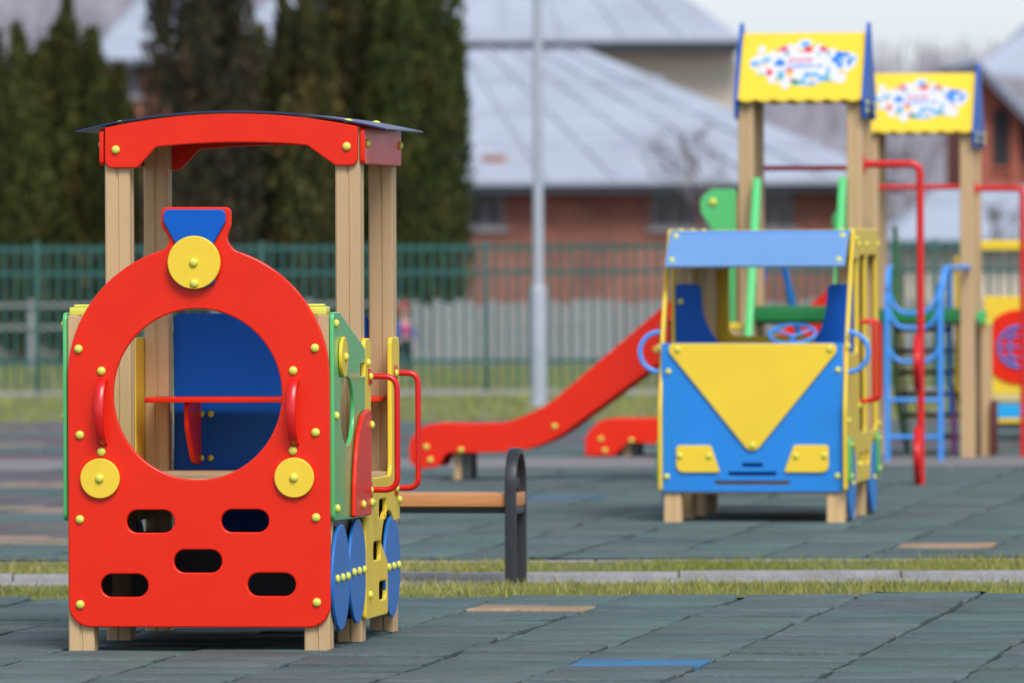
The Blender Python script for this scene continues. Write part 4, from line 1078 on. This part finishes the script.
# --- taller beige house behind
H2 = 172.0
h2 = empty('beige_house', (0, H2, 0), 'tall beige rendered house with wide grey roof behind brick house', 'house')
L2 = lambda px, py, Y: loc(px, py, Y, H2)
eL, eR = L2(200, 44, H2), L2(748, 44, H2); ze = eL.z
rl, rr = L2(380, -60, H2 + 6), L2(600, -60, H2 + 6); rl.z = rr.z
MB().box(eL.x + .9, eR.x - .25, .8, 13, 0, ze - .1).build('wall', PLAST, h2)
rt = MB(); bl, br_ = V((eL.x, 14, ze)), V((eR.x, 14, ze))
for q in ([eL, eR, rr, rl], [eR, br_, rr], [br_, bl, rl, rr], [bl, eL, rl]): rt.slab(q, (0, 0, .06))
rf = rt.build('roof', ROOFG, h2); m = MB(); ribs(m, eL + V((0, 0, .06)), eR + V((0, 0, .06)), rr + V((0, 0, .06)), rl + V((0, 0, .06)), 9, .05, .07); m.build('roof_seam', ROOFG, rf)
MB().box(eL.x, eR.x, -.12, -.001, ze - .16, ze + .02).build('fascia', ROOFD, h2, .02)
MB().box(eL.x, eR.x, -.26, -.121, ze - .0, ze + .12).build('gutter', ROOFG, h2, .02)
MB().box(eL.x + .2, eR.x - .2, .0, .8, ze - .17, ze - .10).build('soffit', ROOFD, h2)
# --- small house upper left
H3 = 165.0
h3 = empty('small_house', (0, H3, 0), 'small brick house with pale roof between conifers at upper left', 'house')
L3 = lambda px, py, Y: loc(px, py, Y, H3)
eL, eR = L3(86, 60, H3), L3(215, 46, H3); eR.z = eL.z; rl, rr = L3(150, -8, H3 + 5), L3(215, -8, H3 + 5); rl.z = rr.z
MB().box(eL.x + .35, eR.x, .4, 9, 0, eL.z - .05).build('wall', BRICK, h3)
rt = MB(); bl, br_ = V((eL.x, 10, eL.z)), V((eR.x, 10, eL.z))
for q in ([eL, eR, rr, rl], [br_, bl, rl, rr], [bl, eL, rl], [eR, br_, rr]): rt.slab(q, (0, 0, .06))
rt.build('roof', ROOFG, h3); MB().box(eL.x, eR.x, -.1, -.001, eL.z - .12, eL.z + .02).build('fascia', ROOFD, h3, .02)
p, q = L3(118, 92, H3 + .4), L3(136, 74, H3 + .4); win(h3, p.x, q.x, p.z, q.z, .4)
# --- brick gable house at the right edge
H4 = 140.0
h4 = empty('gabled_brick_house', (0, H4, 0), 'dark red brick gable with arched windows at the right edge', 'house')
L4 = lambda px, py, Y: loc(px, py, Y, H4)
pk = L4(978, 64, H4); wl = L4(968, 240, H4).x; er = L4(1042, 132, H4)
sl = (pk.z - er.z) / (er.x - pk.x); xr = pk.x + 3.4; zrr = pk.z - sl * 3.4
MB().slab([(wl, 0, 0), (xr, 0, 0), (xr, 0, max(1.2, zrr)), (pk.x, 0, pk.z - .12), (wl, 0, pk.z - .25)], (0, 7, 0)).build('wall', BRICKO, h4)
for xa, xb in ((992, 1011), (1020, 1039)):
    p, q = L4(xa, 166, H4), L4(xb, 108 if xa < 1000 else 118, H4); win(h4, p.x, q.x, p.z, q.z, 0, True)
for px in (985, 1015): x = L4(px, 200, H4).x; MB().box(x - .09, x + .09, -.10, -.001, 0, pk.z - 1.0).build('pilaster', BRICKO, h4, .01)
a, b = V((pk.x - .05, -.45, pk.z)), V((xr + .3, -.45, pk.z - sl * (xr + .3 - pk.x)))
rt = MB().slab([a, b, b + V((0, 8, 0)), a + V((0, 8, 0))], (0, 0, .10)); l0 = V((pk.x - .50, -.45, pk.z - .10)); rt.slab([l0, a, a + V((0, 8, 0)), l0 + V((0, 8, 0))], (0, 0, .10)); rf = rt.build('roof', ROOFG, h4)
MB().slab([a + V((0, -.05, -.12)), b + V((0, -.05, -.12)), b + V((0, -.05, .05)), a + V((0, -.05, .05))], (0, .049, 0)).slab([l0 + V((0, -.05, -.12)), a + V((0, -.05, -.12)), a + V((0, -.05, .05)), l0 + V((0, -.05, .05))], (0, .049, 0)).build('fascia', ROOFD, h4)
# roof wing rising to the right behind the gable
a, b, c, d = V((pk.x + .1, 2.5, pk.z - .1)), V((xr + 4, 2.5, pk.z - .9)), L4(1100, -20, H4 + 7), L4(1024, 28, H4 + 7)
MB().slab([a, b, c, d], (0, 0, .08)).build('roof', ROOFG, h4)
# --- pale roofed outbuilding
H5 = 132.0
h5 = empty('outbuilding', (0, H5, 0), 'low outbuilding with pale grey hipped roof behind the second tower', 'shed')
L5 = lambda px, py, Y: loc(px, py, Y, H5)
eL, eR = L5(888, 242, H5), L5(1120, 242, H5); rl, rr = L5(938, 190, H5 + 3.2), L5(1090, 190, H5 + 3.2); rr.z = rl.z
MB().box(eL.x + .3, eR.x - .3, .3, 6, 0, eL.z - .03).build('wall', PLAST, h5)
rt = MB(); bl, br_ = V((eL.x, 6.4, eL.z)), V((eR.x, 6.4, eL.z))
for q in ([eL, eR, rr, rl], [eR, br_, rr], [br_, bl, rl, rr], [bl, eL, rl]): rt.slab(q, (0, 0, .05))
rt.build('roof', ROOFG, h5); MB().box(eL.x, eR.x, -.08, -.001, eL.z - .1, eL.z + .02).build('fascia', ROOFD, h5)
# --- hills with bare woods, far, haze put into their pale colours
m = MB(); nx = 60; ny = 14; v, f = [], []
for j in range(ny + 1):
    for i in range(nx + 1):
        x = -160 + 320 * i / nx; y = 260 + 240 * j / ny; s = min(1, j / 6)
        v.append((x, y, -.2 + (8.4 + 6.5 * max(0, min(1, (6 - x) / 22)) + 1.0 * noise.noise((x * .03, y * .02, 1)) + .8 * noise.noise((x * .12, y * .05, 4))) * s * s * (3 - 2 * s)))
for j in range(ny):
    for i in range(nx): a = j * (nx + 1) + i; f.append((a, a + 1, a + nx + 2, a + nx + 1))
tag(pydata('hills', v, f, HILLM, None, 60), kind='structure')
rnd = random.Random(31); v, f, cl = [], [], []
for _ in range(9000):
    x, y = rnd.uniform(-45, 45), rnd.uniform(262, 366); s = min(1, (y - 260) / 240 * 14 / 6)
    zb = -.3 + (8.2 + 6.5 * max(0, min(1, (6 - x) / 22))) * s * s * (3 - 2 * s); h = rnd.uniform(.8, 2.6); w = rnd.uniform(.03, .09); dx = rnd.gauss(0, .35)
    b = len(v); v += [(x - w, y, zb), (x + w, y, zb), (x + dx + w * .5, y, zb + h), (x + dx - w * .5, y, zb + h)]; f.append((b, b + 1, b + 2, b + 3)); k = rnd.uniform(.6, 1.3); cl.append((.29 * k, .265 * k, .30 * k))
me = bpy.data.meshes.new('far_woods'); me.from_pydata(v, [], f); me.update(); o = link('far_woods', me, TWIGM, None, None); set_tint(o, cl); tag(o, 'leafless purple grey woods on the far hillside', None, None, 'stuff')

# ================================================================== CHILD beyond the fence
g = ground_pt(403.5, 371.5)
ch = empty('person', (g.x, g.y, 0), 'small child in red hood and pink jacket with blue sleeves beyond the fence', 'person')
def skin(name, joints, edges, mat, parent, lev=2):
    me = bpy.data.meshes.new(name); me.from_pydata([j[:3] for j in joints], edges, []); o = bpy.data.objects.new(name, me); COL.objects.link(o)
    o.modifiers.new('s', 'SKIN'); 
    for i, j in enumerate(joints): me.skin_vertices[0].data[i].radius = (j[3], j[4] if len(j) > 4 else j[3])
    me.skin_vertices[0].data[0].use_root = True
    sm = o.modifiers.new('u', 'SUBSURF'); sm.levels = sm.render_levels = lev
    dg = bpy.context.evaluated_depsgraph_get(); m2 = bpy.data.meshes.new_from_object(o.evaluated_get(dg)); bpy.data.objects.remove(o); m2.name = name
    return link(name, m2, mat, parent, 180)
k = .82 / .90
J = [(0, 0, .42, .075, .06), (0, 0, .56, .085, .065), (0, 0, .64, .07, .05), (0, 0, .69, .032), (0, 0, .755, .062, .07), (0, 0, .83, .055, .06),
     (.05, 0, .38, .05), (.055, -.02, .22, .036), (.055, .01, .05, .028), (.055, -.06, .025, .022), (-.05, 0, .38, .05), (-.055, .02, .22, .036), (-.055, .03, .05, .028), (-.055, -.04, .025, .022),
     (.095, 0, .62, .036), (.13, -.01, .50, .028), (.125, -.05, .40, .022), (.12, -.07, .36, .02), (-.095, 0, .62, .036), (-.13, 0, .50, .028), (-.125, -.04, .40, .022), (-.12, -.06, .36, .02)]
ED = [(0, 1), (1, 2), (2, 3), (3, 4), (4, 5), (0, 6), (6, 7), (7, 8), (8, 9), (0, 10), (10, 11), (11, 12), (12, 13), (2, 14), (14, 15), (15, 16), (16, 17), (2, 18), (18, 19), (19, 20), (20, 21)]
skin('body', J, ED, SKIN, ch)
big = lambda i, d: (*J[i][:3], J[i][3] + d, (J[i][4] if len(J[i]) > 4 else J[i][3]) + d)
skin('jacket', [big(0, .022), big(1, .024), big(2, .022)], [(0, 1), (1, 2)], PINKC, ch)
for q in (14, 18): skin('sleeve', [(J[q][0] * .8, 0, .645, .05), big(q, .018), big(q + 1, .018), big(q + 2, .018)], [(0, 1), (1, 2), (2, 3)], JACK, ch)
skin('trousers', [(0, 0, .40, .085, .07), big(6, .016), big(7, .016), big(8, .014), big(10, .016), big(11, .016), big(12, .014)], [(0, 1), (1, 2), (2, 3), (0, 4), (4, 5), (5, 6)], TROU, ch)
for i in (9, 13): x, y = J[i][0], J[i][1]; skin('shoe', [(x, y + .06, .035, .036), (x, y - .02, .03, .034)], [(0, 1)], SHOE, ch)
v, f = [], []
for i in range(13):
    for j in range(24):
        th = pi * i / 12; ph = 2 * pi * j / 24; d = V((sin(th) * cos(ph) * .098, sin(th) * sin(ph) * .10, cos(th) * .115)); v.append((d.x, d.y + .012, .79 + d.z))
for i in range(12):
    for j in range(24):
        q = [i * 24 + j, i * 24 + (j + 1) % 24, (i + 1) * 24 + (j + 1) % 24, (i + 1) * 24 + j]; c = sum((V(v[a]) for a in q), V()) / 4
        if c.y < -.035 and abs(c.x) < .062 and .71 < c.z < .85: continue
        f.append(tuple(q))
pydata('hood', v, f, HOODM, ch, 180)
MB().box(-.09, .09, .07, .15, .45, .63).build('backpack', JACK, ch, .025)
fa = MB()
for sx in (-1, 1): fa.box(sx * .024 - .008, sx * .024 + .008, -.074, -.066, .772, .784)
fa.build('eyes', EYEM, ch); MB().box(-.008, .008, -.085, -.064, .748, .768).build('nose', SKIN, ch, .004); MB().box(-.018, .018, -.07, -.06, .729, .735).build('mouth', PINKC, ch)

ch.scale = (.92, .92, .92); ch.rotation_euler = (0, 0, radians(35))
# ================================================================== LIGHT AND SKY
w = bpy.data.worlds.new('World'); S.world = w; w.use_nodes = True; nt = w.node_tree
sk = nt.nodes.new('ShaderNodeTexSky'); sk.sky_type = 'NISHITA'; sk.sun_disc = False
SE, SR = radians(48), radians(163)
sk.sun_elevation = SE; sk.sun_rotation = SR; sk.air_density = 1.0; sk.dust_density = 1.0; sk.ozone_density = 1.0
hs = nt.nodes.new('ShaderNodeHueSaturation'); hs.inputs['Saturation'].default_value = .35
tn = nt.nodes.new('ShaderNodeMix'); tn.data_type = 'RGBA'; tn.blend_type = 'MULTIPLY'; tn.inputs[0].default_value = 1; tn.inputs[7].default_value = (.87, .93, 1.06, 1)
nt.links.new(sk.outputs[0], hs.inputs['Color']); nt.links.new(hs.outputs[0], tn.inputs[6]); nt.links.new(tn.outputs[2], nt.nodes['Background'].inputs[0]); nt.nodes['Background'].inputs[1].default_value = .078
sd = bpy.data.lights.new('sun', 'SUN'); sd.energy = 1.5; sd.angle = radians(25); sd.color = (1, .97, .93)
so = bpy.data.objects.new('sun', sd); COL.objects.link(so)
dirv = Vector((sin(SR) * cos(SE), cos(SR) * cos(SE), sin(SE)))      # towards the sun
so.rotation_euler = dirv.to_track_quat('Z', 'Y').to_euler(); so.location = (0, 10, 30)
S.view_settings.view_transform = 'Standard'; S.view_settings.look = 'None'; S.view_settings.gamma = 1.0; S.view_settings.exposure = 1.08
S.view_settings.use_curve_mapping = False
S.render.engine = 'CYCLES'; S.cycles.use_denoising = True; S.cycles.max_bounces = 6; S.cycles.diffuse_bounces = 3; S.cycles.glossy_bounces = 3
